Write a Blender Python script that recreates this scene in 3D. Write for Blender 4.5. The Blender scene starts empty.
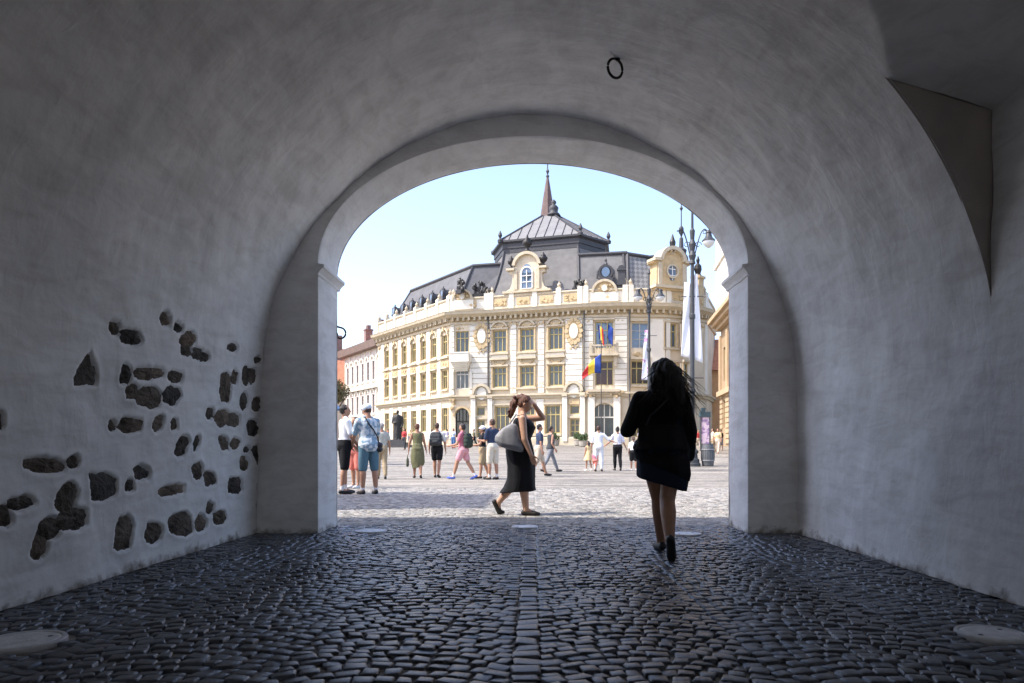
import bpy, bmesh, math, random
import numpy as np
from mathutils import Vector, Matrix, noise as mn

random.seed(7)
C = bpy.context.scene.collection
R = math.radians
FOC = 720.0          # focal length in pixels of the 1024 wide frame
CX, CY = 533.0, 448.0
EYE = 0.95           # camera height

def unproj(px, py, Y):
    return ((px - CX) * Y / FOC, Y, EYE + (CY - py) * Y / FOC)

def ground_z(y):
    if y < 26: return 0.0
    if y < 78: return 1.28 * (y - 26) / 52.0
    return 1.28

# ------------------------------------------------------------------ materials
MATS = {}
def mat(name, col, rough=0.7, var=0.12, scale=6.0, bump=0.0, bscale=30.0, metal=0.0, spec=0.5, detail=6.0, attr=None, alpha=None, trans=0.0):
    if name in MATS: return MATS[name]
    m = bpy.data.materials.new(name); m.use_nodes = True
    nt = m.node_tree; b = nt.nodes['Principled BSDF']
    b.inputs['Roughness'].default_value = rough
    b.inputs['Metallic'].default_value = metal
    b.inputs['Specular IOR Level'].default_value = spec
    if trans: b.inputs['Transmission Weight'].default_value = trans
    geo = nt.nodes.new('ShaderNodeNewGeometry')
    n = nt.nodes.new('ShaderNodeTexNoise'); n.inputs['Scale'].default_value = scale; n.inputs['Detail'].default_value = detail
    nt.links.new(geo.outputs['Position'], n.inputs['Vector'])
    r = nt.nodes.new('ShaderNodeValToRGB')
    lo = [max(0, c * (1 - var)) for c in col]; hi = [min(1, c * (1 + var)) for c in col]
    r.color_ramp.elements[0].position = .3; r.color_ramp.elements[1].position = .7
    r.color_ramp.elements[0].color = (*lo, 1); r.color_ramp.elements[1].color = (*hi, 1)
    nt.links.new(n.outputs['Fac'], r.inputs['Fac'])
    out = r.outputs['Color']
    if attr:
        a = nt.nodes.new('ShaderNodeAttribute'); a.attribute_name = attr
        mx = nt.nodes.new('ShaderNodeMix'); mx.data_type = 'RGBA'; mx.blend_type = 'MULTIPLY'; mx.inputs[0].default_value = 1
        nt.links.new(out, mx.inputs[6]); nt.links.new(a.outputs['Color'], mx.inputs[7]); out = mx.outputs[2]
    nt.links.new(out, b.inputs['Base Color'])
    if bump:
        n2 = nt.nodes.new('ShaderNodeTexNoise'); n2.inputs['Scale'].default_value = bscale; n2.inputs['Detail'].default_value = 8
        nt.links.new(geo.outputs['Position'], n2.inputs['Vector'])
        bp = nt.nodes.new('ShaderNodeBump'); bp.inputs['Strength'].default_value = bump; bp.inputs['Distance'].default_value = 0.02
        nt.links.new(n2.outputs['Fac'], bp.inputs['Height']); nt.links.new(bp.outputs['Normal'], b.inputs['Normal'])
    MATS[name] = m
    return m

# ------------------------------------------------------------------ mesh builder
class MB:
    def __init__(s, M=None):
        s.v = []; s.f = []; s.M = M
    def add(s, vs, fs):
        o = len(s.v)
        if s.M is not None: vs = [s.M @ Vector(p) for p in vs]
        s.v += [tuple(p) for p in vs]; s.f += [tuple(i + o for i in f) for f in fs]
    def box(s, x0, x1, y0, y1, z0, z1):
        s.add([(x0,y0,z0),(x1,y0,z0),(x1,y1,z0),(x0,y1,z0),(x0,y0,z1),(x1,y0,z1),(x1,y1,z1),(x0,y1,z1)],
              [(0,3,2,1),(4,5,6,7),(0,1,5,4),(1,2,6,5),(2,3,7,6),(3,0,4,7)])
    def loft(s, rings, cap0=True, cap1=True, closed=True):
        n = len(rings[0]); vs = [p for r in rings for p in r]; fs = []
        for i in range(len(rings) - 1):
            for j in range(n if closed else n - 1):
                k = (j + 1) % n
                fs.append((i*n+j, i*n+k, (i+1)*n+k, (i+1)*n+j))
        if cap0: fs.append(tuple(reversed(range(n))))
        if cap1: fs.append(tuple(range((len(rings)-1)*n, len(rings)*n)))
        s.add(vs, fs)
    def lathe(s, x, y, prof, n=16):
        rings = [[(x + r*math.cos(2*math.pi*k/n), y + r*math.sin(2*math.pi*k/n), z) for k in range(n)] for r, z in prof]
        s.loft(rings)
    def tube(s, pts, r, n=6):
        pts = [Vector(p) for p in pts]; rings = []
        rs = r if isinstance(r, (list, tuple)) else [r]*len(pts)
        up = Vector((0,0,1))
        for i, p in enumerate(pts):
            d = (pts[min(i+1,len(pts)-1)] - pts[max(i-1,0)]).normalized()
            a = d.cross(up)
            if a.length < .05: a = d.cross(Vector((1,0,0)))
            a.normalize(); b = d.cross(a).normalized()
            rings.append([tuple(p + rs[i]*(math.cos(2*math.pi*k/n)*a + math.sin(2*math.pi*k/n)*b)) for k in range(n)])
        s.loft(rings)
    def ell(s, c, r, rot=None, n=14, m=9):
        rings = []
        for i in range(m + 1):
            th = math.pi * (i + .02 if i == 0 else (i - .02 if i == m else i)) / m
            rings.append([(r[0]*math.sin(th)*math.cos(2*math.pi*k/n), r[1]*math.sin(th)*math.sin(2*math.pi*k/n), -r[2]*math.cos(th)) for k in range(n)])
        c = Vector(c)
        rings = [[tuple(c + (rot @ Vector(p) if rot else Vector(p))) for p in q] for q in rings]
        s.loft(rings)
    def cap(s, p0, r0, p1, r1, n=12):
        p0 = Vector(p0); p1 = Vector(p1); d = (p1 - p0)
        L = d.length
        if L < 1e-6: return s.ell(p0, (r0,)*3)
        d.normalize(); a = d.orthogonal().normalized(); b = d.cross(a)
        prof = []
        for i in range(5):
            t = math.pi/2 * (1 - i/4.0); prof.append((-math.sin(t)*r0, max(.02*r0, math.cos(t)*r0)))
        for i in range(5):
            t = math.pi/2 * i/4.0; prof.append((L + math.sin(t)*r1, max(.02*r1, math.cos(t)*r1)))
        rings = [[tuple(p0 + d*h + rr*(math.cos(2*math.pi*k/n)*a + math.sin(2*math.pi*k/n)*b)) for k in range(n)] for h, rr in prof]
        s.loft(rings)
    def prism(s, poly, fr, d0, d1):
        """poly in (u,z); fr maps (u,z,d) to the world; d0 < d1"""
        n = len(poly)
        vs = [fr(u, z, d0) for u, z in poly] + [fr(u, z, d1) for u, z in poly]
        fs = [tuple(reversed(range(n))), tuple(range(n, 2*n))] + [(i, (i+1) % n, n + (i+1) % n, n + i) for i in range(n)]
        s.add(vs, fs)
    def fbox(s, fr, u0, u1, z0, z1, d0, d1):
        s.prism([(u0,z0),(u1,z0),(u1,z1),(u0,z1)], fr, d0, d1)
    def mesh(s, name, smooth=False, fix=True):
        me = bpy.data.meshes.new(name); me.from_pydata(s.v, [], s.f)
        if fix:
            bm = bmesh.new(); bm.from_mesh(me); bmesh.ops.recalc_face_normals(bm, faces=bm.faces); bm.to_mesh(me); bm.free()
        if smooth:
            for p in me.polygons: p.use_smooth = True
        me.update()
        return me
    def build(s, name, m, parent=None, smooth=False, fix=True, **kw):
        me = s.mesh(name, smooth, fix); me.materials.append(m)
        o = bpy.data.objects.new(name, me); C.objects.link(o)
        if parent: attach(o, parent)
        if kw: tag(o, **kw)
        return o

def worldm(o):
    m = o.matrix_basis.copy()
    if o.parent: m = worldm(o.parent) @ o.matrix_parent_inverse @ m
    return m
def attach(o, parent):
    o.parent = parent; o.matrix_parent_inverse = worldm(parent).inverted()
def tag(o, label=None, cat=None, group=None, kind=None):
    if label: o['label'] = label
    if cat: o['category'] = cat
    if group: o['group'] = group
    if kind: o['kind'] = kind
    return o
def thing(name, label, cat, loc=(0,0,0), group=None):
    o = bpy.data.objects.new(name, None); C.objects.link(o); o.location = loc; o.empty_display_size = .2
    return tag(o, label, cat, group)
def copy_tree(o, parent=None):
    c = o.copy(); C.objects.link(c)
    if parent: c.parent = parent
    for ch in [x for x in bpy.data.objects if x.parent == o]: copy_tree(ch, c)
    return c

# ------------------------------------------------------------------ people
def remesh(mb, name, voxel, noise_amp=0.0, noise_scale=12.0, smooth_it=2):
    me = mb.mesh(name)
    o = bpy.data.objects.new(name, me); C.objects.link(o)
    md = o.modifiers.new('r', 'REMESH'); md.mode = 'VOXEL'; md.voxel_size = voxel; md.use_smooth_shade = True
    sm = o.modifiers.new('s', 'SMOOTH'); sm.iterations = smooth_it; sm.factor = .5
    dg = bpy.context.evaluated_depsgraph_get(); dg.update()
    me2 = bpy.data.meshes.new_from_object(o.evaluated_get(dg))
    bpy.data.objects.remove(o); bpy.data.meshes.remove(me)
    me2.name = name
    if noise_amp:
        nv = len(me2.vertices); co = np.empty(nv*3, 'f'); me2.vertices.foreach_get('co', co)
        nr = np.array([v.normal[:] for v in me2.vertices]); co = co.reshape(-1,3)
        amp = np.array([mn.noise(Vector((p[0]*noise_scale, p[1]*noise_scale, p[2]*noise_scale*.35))) for p in co])
        co = co + nr * (amp[:,None] * noise_amp)
        me2.vertices.foreach_set('co', co.astype('f').ravel())
    for p in me2.polygons: p.use_smooth = True
    me2.update()
    return me2

SKIN = mat('skin', (.52,.30,.20), .5, .08, 20)
SKIN2 = mat('skin_tanned', (.40,.21,.13), .5, .08, 20)
HAIRC = {}
def haircol(n, c): return mat('hair_' + n, c, .55, .35, 60, .5, 120)
def cloth(n, c, var=.1, scale=14): return mat('fabric_' + n, c, .85, var, scale, .25, 90, spec=.2)

TM = [(.465,.075,.055,0),(.50,.094,.070,-.004),(.535,.098,.074,-.006),(.58,.090,.066,0),(.63,.083,.060,.004),(.70,.093,.064,.006),(.76,.104,.066,.004),(.80,.108,.058,0),(.825,.085,.045,-.004),(.84,.042,.036,-.006),(.87,.031,.033,-.002),(.90,.030,.032,.006)]
TF = [(.465,.078,.060,0),(.50,.100,.076,-.006),(.535,.104,.080,-.010),(.58,.090,.066,-.002),(.63,.076,.056,.004),(.70,.084,.066,.012),(.74,.088,.072,.016),(.78,.092,.058,.006),(.81,.086,.046,0),(.825,.066,.038,-.004),(.84,.034,.032,-.006),(.87,.026,.028,-.002),(.90,.026,.028,.006)]

class Fig:
    """one person: skeleton by forward kinematics, facing +Y locally"""
    def __init__(s, H=1.72, fem=False, w=1.0, lean=0, legs=((0,0,0,3),(0,0,0,3)), arms=None, head=(0,0,0), twist=0, voxel=.016):
        s.H=H; s.fem=fem; s.w=w; s.vox=voxel
        s.prof = TF if fem else TM
        hip = Vector((0,0,.52*H)); s.hip = hip
        s.M = Matrix.Translation(hip) @ Matrix.Rotation(R(-lean),4,'X') @ Matrix.Rotation(R(twist),4,'Z') @ Matrix.Translation(-hip)
        s.legs = []
        for side, (th, kn, ft, ab) in zip((-1,1), legs):
            h0 = Vector((side*.052*H*w**.5, 0, .515*H)); a = R(th); k = R(th-kn); ax = math.sin(R(ab))*side
            kne = h0 + .245*H*Vector((ax, math.sin(a), -math.cos(a)))
            ank = kne + .235*H*Vector((ax*.4, math.sin(k), -math.cos(k)))
            f = R(ft); fd = Vector((side*.12, math.cos(f), math.sin(f))).normalized(); fu = Vector((0,-math.sin(f), math.cos(f)))
            heel = ank - fu*.028*H - fd*.022*H; ball = ank - fu*.035*H + fd*.075*H; toe = ball + (fd if ft > -25 else Vector((side*.12,1,-.1)).normalized())*.032*H
            s.legs.append([h0,kne,ank,heel,ball,toe])
        zmin = min(min(p[3].z-.018*H, p[4].z-.014*H, p[5].z-.010*H) for p in s.legs)
        s.dz = -zmin
        sw = (.098 if fem else .112)*H*w**.4
        s.arms = []
        arms = arms or (((-.18,0,-1),(-.08,.2,-1)),((.18,0,-1),(.08,.2,-1)))
        for side, (ua, fa) in zip((-1,1), arms):
            sh = s.M @ Vector((side*sw, 0, .80*H)); u = Vector(ua).normalized(); f = Vector(fa).normalized()
            el = sh + u*.175*H; wr = el + f*.145*H
            s.arms.append([sh, el, wr, f])
        s.HM = s.M @ Matrix.Translation((0,0,.875*H)) @ Matrix.Rotation(R(head[0]),4,'Z') @ Matrix.Rotation(R(-head[1]),4,'X') @ Matrix.Rotation(R(head[2]),4,'Y')
    def torso(s, mb, lo, hi, inf=0.0):
        H = s.H; n = 20; rings = []
        pr = s.prof
        zs = sorted(set([lo, hi] + [p[0] for p in pr if lo < p[0] < hi]))
        for z in zs:
            q = [np.interp(z, [p[0] for p in pr], [p[i] for p in pr]) for i in (1,2,3)]
            wx = q[0]*H*(s.w if z < .80 else s.w**.4)+inf; wy = q[1]*H*(s.w if z < .8 else s.w**.4)+inf
            rings.append([tuple(s.M @ Vector((wx*math.cos(2*math.pi*k/n), q[2]*H + wy*math.sin(2*math.pi*k/n), z*H))) for k in range(n)])
        mb.loft(rings)
        if hi>.79:
            for sd in (-1,1): mb.cap(s.M@Vector((sd*.022*H,-.004*H,.85*H if hi>.826 else .826*H)),.018*H+inf*.6,s.M@Vector((sd*(.080 if s.fem else .092)*H*s.w**.4,0,.806*H)),.026*H+inf*.8)
    def leg(s, mb, i, inf=0.0, frac=2.0):
        H=s.H; w=s.w**.7; h0,kn,an = s.legs[i][:3]
        t = min(frac,1.0); e = h0.lerp(kn, t)
        mb.cap(h0, .050*H*w+inf, e, (.050+( .034-.050)*t)*H*w+inf)
        if frac > 1:
            t2 = frac-1; e2 = kn.lerp(an, min(t2,1)); mid = kn.lerp(an, min(.3,t2)) - Vector((0,.006*H,0))
            mb.cap(kn,.034*H*w+inf, mid,.035*H*w+inf); 
            if t2 > .3: mb.cap(mid,.035*H*w+inf, e2,(.035-.014*min(1,(t2-.3)/.7))*H*w+inf)
    def foot(s, mb, i, inf=0.0, low=False):
        H=s.H; an,he,ba,to = s.legs[i][2:]
        mb.cap(he,.018*H+inf,ba,.022*H+inf*.7); mb.cap(ba,.021*H+inf*.6,to,.013*H+inf*.6)
        if low: mb.cap(he.lerp(an,.25),.018*H+inf,ba.lerp(an,.30),.016*H+inf*.7)
        else: mb.cap(an,.021*H+inf,he,.018*H+inf); mb.cap(an,.019*H+inf,ba.lerp(an,.35),.018*H+inf)
    def arm(s, mb, i, inf=0.0, frac=2.0):
        H=s.H; w=s.w**.7; sh,el,wr,f = s.arms[i]
        t=min(frac,1.0); mb.cap(sh,.028*H*w+inf, sh.lerp(el,t),(.031-.008*t)*H*w+inf)
        if frac>1: mb.cap(el,.023*H*w+inf, el.lerp(wr,frac-1),(.023-.008*(frac-1))*H*w+inf)
    def hand(s, mb, i, curl=25, normal=None):
        H=s.H; sh,el,wr,f = s.arms[i]; side=(-1,1)[i]
        nrm = Vector(normal) if normal else Vector((-side,0,0)); nrm = (nrm - f*nrm.dot(f)).normalized()   # palm faces nrm
        wd = f.cross(nrm).normalized()
        fwd = wd if wd.y > 0 or abs(wd.y) < .01 else -wd
        pe = wr + f*.048*H
        for k in range(4):
            o = fwd*(.018 - .012*k)*H
            mb.cap(wr+f*.01*H+o*.7,.0085*H, pe+o,.0075*H,8)
            d = f; p = pe+o; L=(.020,.023,.021,.016)[3-k if k==3 else k]*H
            for j in range(3):
                d = (Matrix.Rotation(R(curl),3,d.cross(nrm)) @ d) if True else d
                q = p + d*L*(1,.8,.6)[j]; mb.cap(p,(.0056-.0005*j)*H,q,(.0052-.0006*j)*H,8); p=q
        tb = wr+f*.012*H+fwd*.018*H; d=(f*.75+fwd*.6+nrm*.25).normalized(); p=tb
        for j in range(3):
            q=p+d*.019*H; mb.cap(p,(.0075-.001*j)*H,q,(.0068-.001*j)*H,8); p=q; d=(d+f*.35).normalized()
    def head(s, mb):
        H=s.H; h=s.HM
        def T(p): return h @ Vector((p[0]*H,p[1]*H,p[2]*H))
        r3=h.to_3x3()
        mb.ell(T((0,.000,.070)),(.042*H,.053*H,.052*H),r3,18,12)
        mb.ell(T((0,.016,.045)),(.034*H,.038*H,.046*H),r3,16,10)
        mb.cap(T((0,.034,.010)),.014*H,T((0,.018,.012)),.024*H)
        mb.cap(T((0,.052,.058)),.0045*H,T((0,.062,.042)),.0075*H,8)
        mb.cap(T((-.010,.050,.024)),.0058*H,T((.010,.050,.024)),.0058*H,8)
        for sd in (-1,1): mb.ell(T((sd*.043,-.002,.050)),(.005*H,.010*H,.016*H),r3,8,6)
        mb.cap(T((0,-.012,.03)),.030*H,T((0,-.012,-.02)),.029*H)

def make_person(fig, loc, rot, label, cat='person', group=None, skin=SKIN, hair=None, hairm=None, clothes=(), shoes=None, sock=None, near=False, curl=25, palm=(None,None), eyes=False, extra=None):
    root = thing('person', label, cat, (0,0,0), group)
    v = fig.vox
    dz = Matrix.Translation((0,0,fig.dz))
    def put(me, name, m):
        me.transform(dz); me.materials.clear(); me.materials.append(m)
        o = bpy.data.objects.new(name, me); C.objects.link(o); attach(o, root); return o
    b = MB(); fig.torso(b,.465,.90)
    for i in (0,1):
        fig.leg(b,i); fig.foot(b,i); fig.arm(b,i); fig.hand(b,i,curl,palm[i])
    fig.head(b)
    put(remesh(b,'body',v), 'body', skin)
    for nm, m, pieces in clothes:
        b = MB()
        for q in pieces:
            k = q[0]
            if k=='torso': fig.torso(b,q[1],q[2],q[3])
            elif k=='legs':
                for i in (0,1): fig.leg(b,i,q[2],q[1])
            elif k=='arms':
                for i in (0,1): fig.arm(b,i,q[2],q[1])
            elif k=='skirt':   # waist frac, list of (zfrac, cx, cy, rx, ry) in H
                n=28; rings=[]
                for z,cx,cy,rx,ry,*sl in q[1]:
                    sx,sy=(sl+[0,0])[:2]
                    rings.append([((cx+rx*math.cos(2*math.pi*j/n)*(1+.03*math.sin(6*2*math.pi*j/n+z*9)))*fig.H, (cy+ry*math.sin(2*math.pi*j/n)*(1+.04*math.sin(7*2*math.pi*j/n+z*7)))*fig.H, (z+sx*rx*math.cos(2*math.pi*j/n)+sy*ry*math.sin(2*math.pi*j/n))*fig.H) for j in range(n)])
                b.loft(rings)
            elif k=='cap': b.cap(*q[1:])
        put(remesh(b,nm,v*.9,noise_amp=.0075, noise_scale=11), nm, m)
    if hair:
        b = MB(); H=fig.H; r3=fig.HM.to_3x3()
        def T(p): return fig.HM @ Vector((p[0]*H,p[1]*H,p[2]*H))
        b.ell(T((0,-.010,.078)),(.047*H,.053*H,.052*H),r3,18,12)
        if hair in ('short',): b.ell(T((0,-.022,.055)),(.043*H,.038*H,.042*H),r3)
        if hair in ('bun','pony','long','curly','updo'): b.ell(T((0,-.024,.052)),(.045*H,.040*H,.048*H),r3)
        if hair=='bun': b.ell(T((0,-.05,.115)),(.026*H,.026*H,.026*H),r3)
        if hair=='pony':
            b.cap(T((0,-.05,.09)),.020*H,T((0,-.08,.04)),.026*H); b.cap(T((0,-.08,.04)),.026*H,T((0,-.07,-.03)),.012*H)
        if hair=='curly':
            rr=random.Random(5)
            for k in range(26): 
                t=k/25; b.ell(T((rr.uniform(-.02,.02),-.055-.02*math.sin(t*3)+rr.uniform(-.01,.01),.09-.16*t)),(.022*H*(1-.5*t),)*3,None,8,6)
        if hair=='long':
            b.cap(T((0,-.03,.06)),.045*H,T((0,-.045,-.05)),.030*H)
        o=put(remesh(b,'hair',v*.9,noise_amp=.012,noise_scale=40),'hair',hairm)
    if hair is None: pass
    if shoes:
        for i in (0,1):
            b=MB(); fig.foot(b,i,.007,True); sm=remesh(b,'shoe',v*.8,smooth_it=1)
            put(sm,'shoe',shoes)
    if sock:
        for i in (0,1):
            b=MB(); k,a=fig.legs[i][1],fig.legs[i][2]; b.cap(a,.024*fig.H,a.lerp(k,.22),.025*fig.H); put(remesh(b,'sock',v*.8),'sock',sock)
    if eyes:
        H=fig.H
        for sd in (-1,1):
            b=MB(); b.ell(fig.HM @ Vector((sd*.017*H,.0475*H,.056*H)),(.008*H,.005*H,.005*H),fig.HM.to_3x3(),8,6)
            put(b.mesh('eye',True),'eye',mat('eye',(.03,.02,.015),.2))
            b=MB(); b.cap(fig.HM @ Vector((sd*.008*H,.053*H,.068*H)),.0025*H,fig.HM @ Vector((sd*.026*H,.047*H,.069*H)),.002*H,6)
            put(b.mesh('eyebrow',True),'eyebrow',hairm or mat('brow',(.05,.03,.02)))
    if extra: extra(fig, root, put)
    root.location = loc; root.rotation_euler = (0,0,R(rot))
    return root

def capstyle(m):
    def f(fig, root, put):
        H=fig.H
        def T(p): return fig.HM @ Vector((p[0]*H,p[1]*H,p[2]*H))
        b=MB(); b.ell(T((0,-.008,.084)),(.054*H,.062*H,.050*H),fig.HM.to_3x3(),18,10)
        b.ell(T((0,.052,.080)),(.034*H,.038*H,.006*H),fig.HM.to_3x3(),14,6)
        put(remesh(b,'cap',fig.vox*.6 if fig.vox>.012 else .007),'cap',m)
    return f
TEE = lambda inf=.014, sl=.6: [('torso',.50,.828,inf*.8),('arms',sl,inf*.75)]
VEST = lambda inf=.012: [('torso',.50,.822,inf)]
SHORTS = lambda fr=.85, inf=.02: [('torso',.468,.60,inf*.9+.004),('legs',fr,inf)]
PANTS = lambda inf=.014: [('torso',.468,.60,inf+.006),('legs',1.92,inf)]
def pos(px, feet, Y=None):
    if Y is None: Y = EYE*FOC/(feet-CY)
    return ((px-CX)*Y/FOC, Y, ground_z(Y))
# ------------------------------------------------------------------ passage (vaulted tunnel)
XC, HW, RISE = -.045, 2.995, 3.02
YF, YB = 8.05, 8.85
def zs(Y): return 1.65 - .0857*max(0., min(8.05 - Y, 6.))

plaster = mat('white_lime_plaster', (.86,.855,.845), .9, .08, 1.6, .22, 15, spec=.2)
def plaster_nodes(m):
    nt = m.node_tree; b = nt.nodes['Principled BSDF']
    src = b.inputs['Base Color'].links[0].from_socket
    geo = nt.nodes.new('ShaderNodeNewGeometry'); sp = nt.nodes.new('ShaderNodeSeparateXYZ')
    nt.links.new(geo.outputs['Position'], sp.inputs[0])
    n = nt.nodes.new('ShaderNodeTexNoise'); n.inputs['Scale'].default_value = 5; n.inputs['Detail'].default_value = 8; n.inputs['Roughness'].default_value = .7
    nt.links.new(geo.outputs['Position'], n.inputs['Vector'])
    # grime splashed along the foot of the wall: a ragged low band
    mul = nt.nodes.new('ShaderNodeMath'); mul.operation = 'MULTIPLY_ADD'; mul.inputs[1].default_value = .42; mul.inputs[2].default_value = -.195
    nt.links.new(n.outputs['Fac'], mul.inputs[0])
    sub = nt.nodes.new('ShaderNodeMath'); sub.operation = 'SUBTRACT'
    nt.links.new(mul.outputs[0], sub.inputs[0]); nt.links.new(sp.outputs['Z'], sub.inputs[1])
    mr = nt.nodes.new('ShaderNodeMapRange'); mr.inputs[1].default_value = -.04; mr.inputs[2].default_value = .05
    nt.links.new(sub.outputs[0], mr.inputs[0])
    mx = nt.nodes.new('ShaderNodeMix'); mx.data_type = 'RGBA'; mx.inputs[7].default_value = (.26,.23,.20,1)
    nt.links.new(mr.outputs[0], mx.inputs[0]); nt.links.new(src, mx.inputs[6])
    # broad faint trowel streaks and old damp patches
    mp = nt.nodes.new('ShaderNodeMapping'); mp.inputs['Scale'].default_value = (1.0,.5,2.2)
    nt.links.new(geo.outputs['Position'], mp.inputs[0])
    n3 = nt.nodes.new('ShaderNodeTexNoise'); n3.inputs['Scale'].default_value = 3.3; n3.inputs['Detail'].default_value = 9; n3.inputs['Roughness'].default_value = .68; n3.inputs['Distortion'].default_value = .6
    nt.links.new(mp.outputs[0], n3.inputs['Vector'])
    r3 = nt.nodes.new('ShaderNodeValToRGB'); r3.color_ramp.elements[0].position = .34; r3.color_ramp.elements[0].color = (.80,.785,.77,1); r3.color_ramp.elements[1].position = .56; r3.color_ramp.elements[1].color = (1,1,1,1)
    nt.links.new(n3.outputs['Fac'], r3.inputs[0])
    m2 = nt.nodes.new('ShaderNodeMix'); m2.data_type = 'RGBA'; m2.blend_type = 'MULTIPLY'; m2.inputs[0].default_value = .8
    nt.links.new(mx.outputs[2], m2.inputs[6]); nt.links.new(r3.outputs[0], m2.inputs[7])
    nt.links.new(m2.outputs[2], b.inputs['Base Color'])
    # hand trowel strokes running round the vault, over the fine grain
    mp2 = nt.nodes.new('ShaderNodeMapping'); mp2.inputs['Scale'].default_value = (1.2,4.5,3)
    nt.links.new(geo.outputs['Position'], mp2.inputs[0])
    n4 = nt.nodes.new('ShaderNodeTexNoise'); n4.inputs['Scale'].default_value = 1.5; n4.inputs['Detail'].default_value = 7; n4.inputs['Roughness'].default_value = .5; n4.inputs['Distortion'].default_value = .8
    nt.links.new(mp2.outputs[0], n4.inputs['Vector'])
    bp2 = nt.nodes.new('ShaderNodeBump'); bp2.inputs['Strength'].default_value = .28; bp2.inputs['Distance'].default_value = .03
    nt.links.new(n4.outputs['Fac'], bp2.inputs['Height']); old = b.inputs['Normal'].links[0].from_socket
    nt.links.new(old, bp2.inputs['Normal']); nt.links.new(bp2.outputs['Normal'], b.inputs['Normal'])
plaster_nodes(plaster)
stone_m = mat('dark_wall_stone', (.12,.104,.09), .9, .6, 7, .9, 40, spec=.2)

def per_object(m, lo, hi):
    nt = m.node_tree; b = nt.nodes['Principled BSDF']; src = b.inputs['Base Color'].links[0].from_socket
    oi = nt.nodes.new('ShaderNodeObjectInfo'); r = nt.nodes.new('ShaderNodeValToRGB'); r.color_ramp.elements[0].color = (*lo,1); r.color_ramp.elements[1].color = (*hi,1)
    nt.links.new(oi.outputs['Random'], r.inputs[0]); mx = nt.nodes.new('ShaderNodeMix'); mx.data_type = 'RGBA'; mx.blend_type = 'MULTIPLY'; mx.inputs[0].default_value = 1
    nt.links.new(src, mx.inputs[6]); nt.links.new(r.outputs[0], mx.inputs[7]); nt.links.new(mx.outputs[2], b.inputs['Base Color'])
per_object(stone_m, (.55,.6,.65), (1.35,1.22,1.08))

# exposed stones of the left wall: centre x, y, width, height, tilt in the enlarged photo crop -> wall plane
SC = 280/637.0
STN = [(265,65,22,28,-20),(300,84,42,34,20),(378,42,22,30,-15),(407,63,26,18,35),(430,90,34,32,0),(424,115,26,24,0),(450,122,22,26,0),(466,130,18,20,0),
(528,108,20,16,20),(586,136,16,14,0),(285,170,24,42,0),(335,167,70,28,-3),(400,173,40,24,12),(302,208,26,30,0),(338,222,56,42,15),(392,218,38,42,30),
(513,200,26,68,-5),(534,176,16,32,0),(558,172,18,40,0),(574,174,20,38,0),(555,232,20,40,0),(585,238,24,32,0),(480,258,18,26,0),(506,268,32,36,0),(532,272,30,28,0),
(576,290,28,36,0),(260,287,16,24,0),(298,283,48,30,0),(360,280,22,36,25),(397,284,16,28,0),(414,332,26,48,20),(446,325,14,36,20),(512,325,22,36,-20),(536,326,20,22,20),
(564,340,18,14,0),(590,355,26,44,-20),(555,372,24,36,0),(448,388,26,36,0),(477,407,30,32,0),(535,422,34,36,0),(592,425,14,26,0),(592,468,20,42,0),(105,376,92,30,5),
(167,370,26,26,0),(322,392,36,34,0),(293,420,20,28,0),(392,434,58,22,-8),(50,462,56,26,0),(10,492,42,50,0),(153,448,44,62,15),(165,500,72,46,-5),(112,520,54,46,-10),
(92,560,38,54,15),(282,532,44,76,10),(352,530,38,50,0),(410,510,52,54,0),(455,508,28,36,20),(476,474,16,28,0),(500,495,32,30,-20),(5,272,12,44,0)]
POLY = [[(205,118),(222,165),(218,190),(168,192),(178,155)],[(206,396),(240,396),(264,408),(260,440),(236,455),(208,453)]]
def wallx(Y, z):
    z0 = zs(Y); z = max(z, 0)
    return -3.10+.06*z/z0 if z < z0 else XC-HW*math.sqrt(1-((z-z0)/RISE)**2)
def wallpt(zx, zy):
    px = zx*SC; py = 300 + zy*SC; z = 1.0
    Y = 5.
    for _ in range(5): Y = -wallx(Y,z)*FOC/(CX-px); z = EYE + (CY-py)*Y/FOC
    return (Y, z)
rs = random.Random(11)
stones = []
for cx,cy,w,h,t in STN:
    n = 11; pts = []; a0 = rs.uniform(0,6)
    for k in range(n):
        a = 2*math.pi*k/n
        rr = 1/((abs(math.cos(a))**2.8 + abs(math.sin(a))**2.8)**(1/2.8)) * rs.uniform(.84,1.12)
        x = w/2*rr*math.cos(a); y = h/2*rr*math.sin(a); c, s_ = math.cos(R(t)), math.sin(R(t))
        pts.append(wallpt(cx + x*c - y*s_, cy + x*s_ + y*c))
    stones.append(pts)
for p in POLY: stones.append([wallpt(*q) for q in p])

def sdist(P, poly):
    """signed distance, negative inside; P (n,2)"""
    v = np.array(poly); n = len(v); d = np.full(len(P), 1e9); ins = np.zeros(len(P), bool)
    for i in range(n):
        a = v[i]; b = v[(i+1) % n]; e = b-a; w = P-a
        t = np.clip((w@e)/(e@e), 0, 1); q = w - t[:,None]*e
        d = np.minimum(d, np.hypot(q[:,0], q[:,1]))
        c = ((a[1] <= P[:,1]) != (b[1] <= P[:,1])); 
        with np.errstate(divide='ignore', invalid='ignore'):
            xi = a[0] + (P[:,1]-a[1])*(b[0]-a[0])/(b[1]-a[1] if b[1] != a[1] else 1e-9)
        ins ^= c & (P[:,0] < xi)
    return np.where(ins, -d, d)

def fnoise(p, sc, amp, off=0):
    return amp*mn.noise(Vector((p[0]*sc+off, p[1]*sc, p[2]*sc)))

gate = thing('passage_building', 'white plastered vaulted passage building around the viewer, open to the sunny square', 'building', (0,8.05,0))

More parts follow.
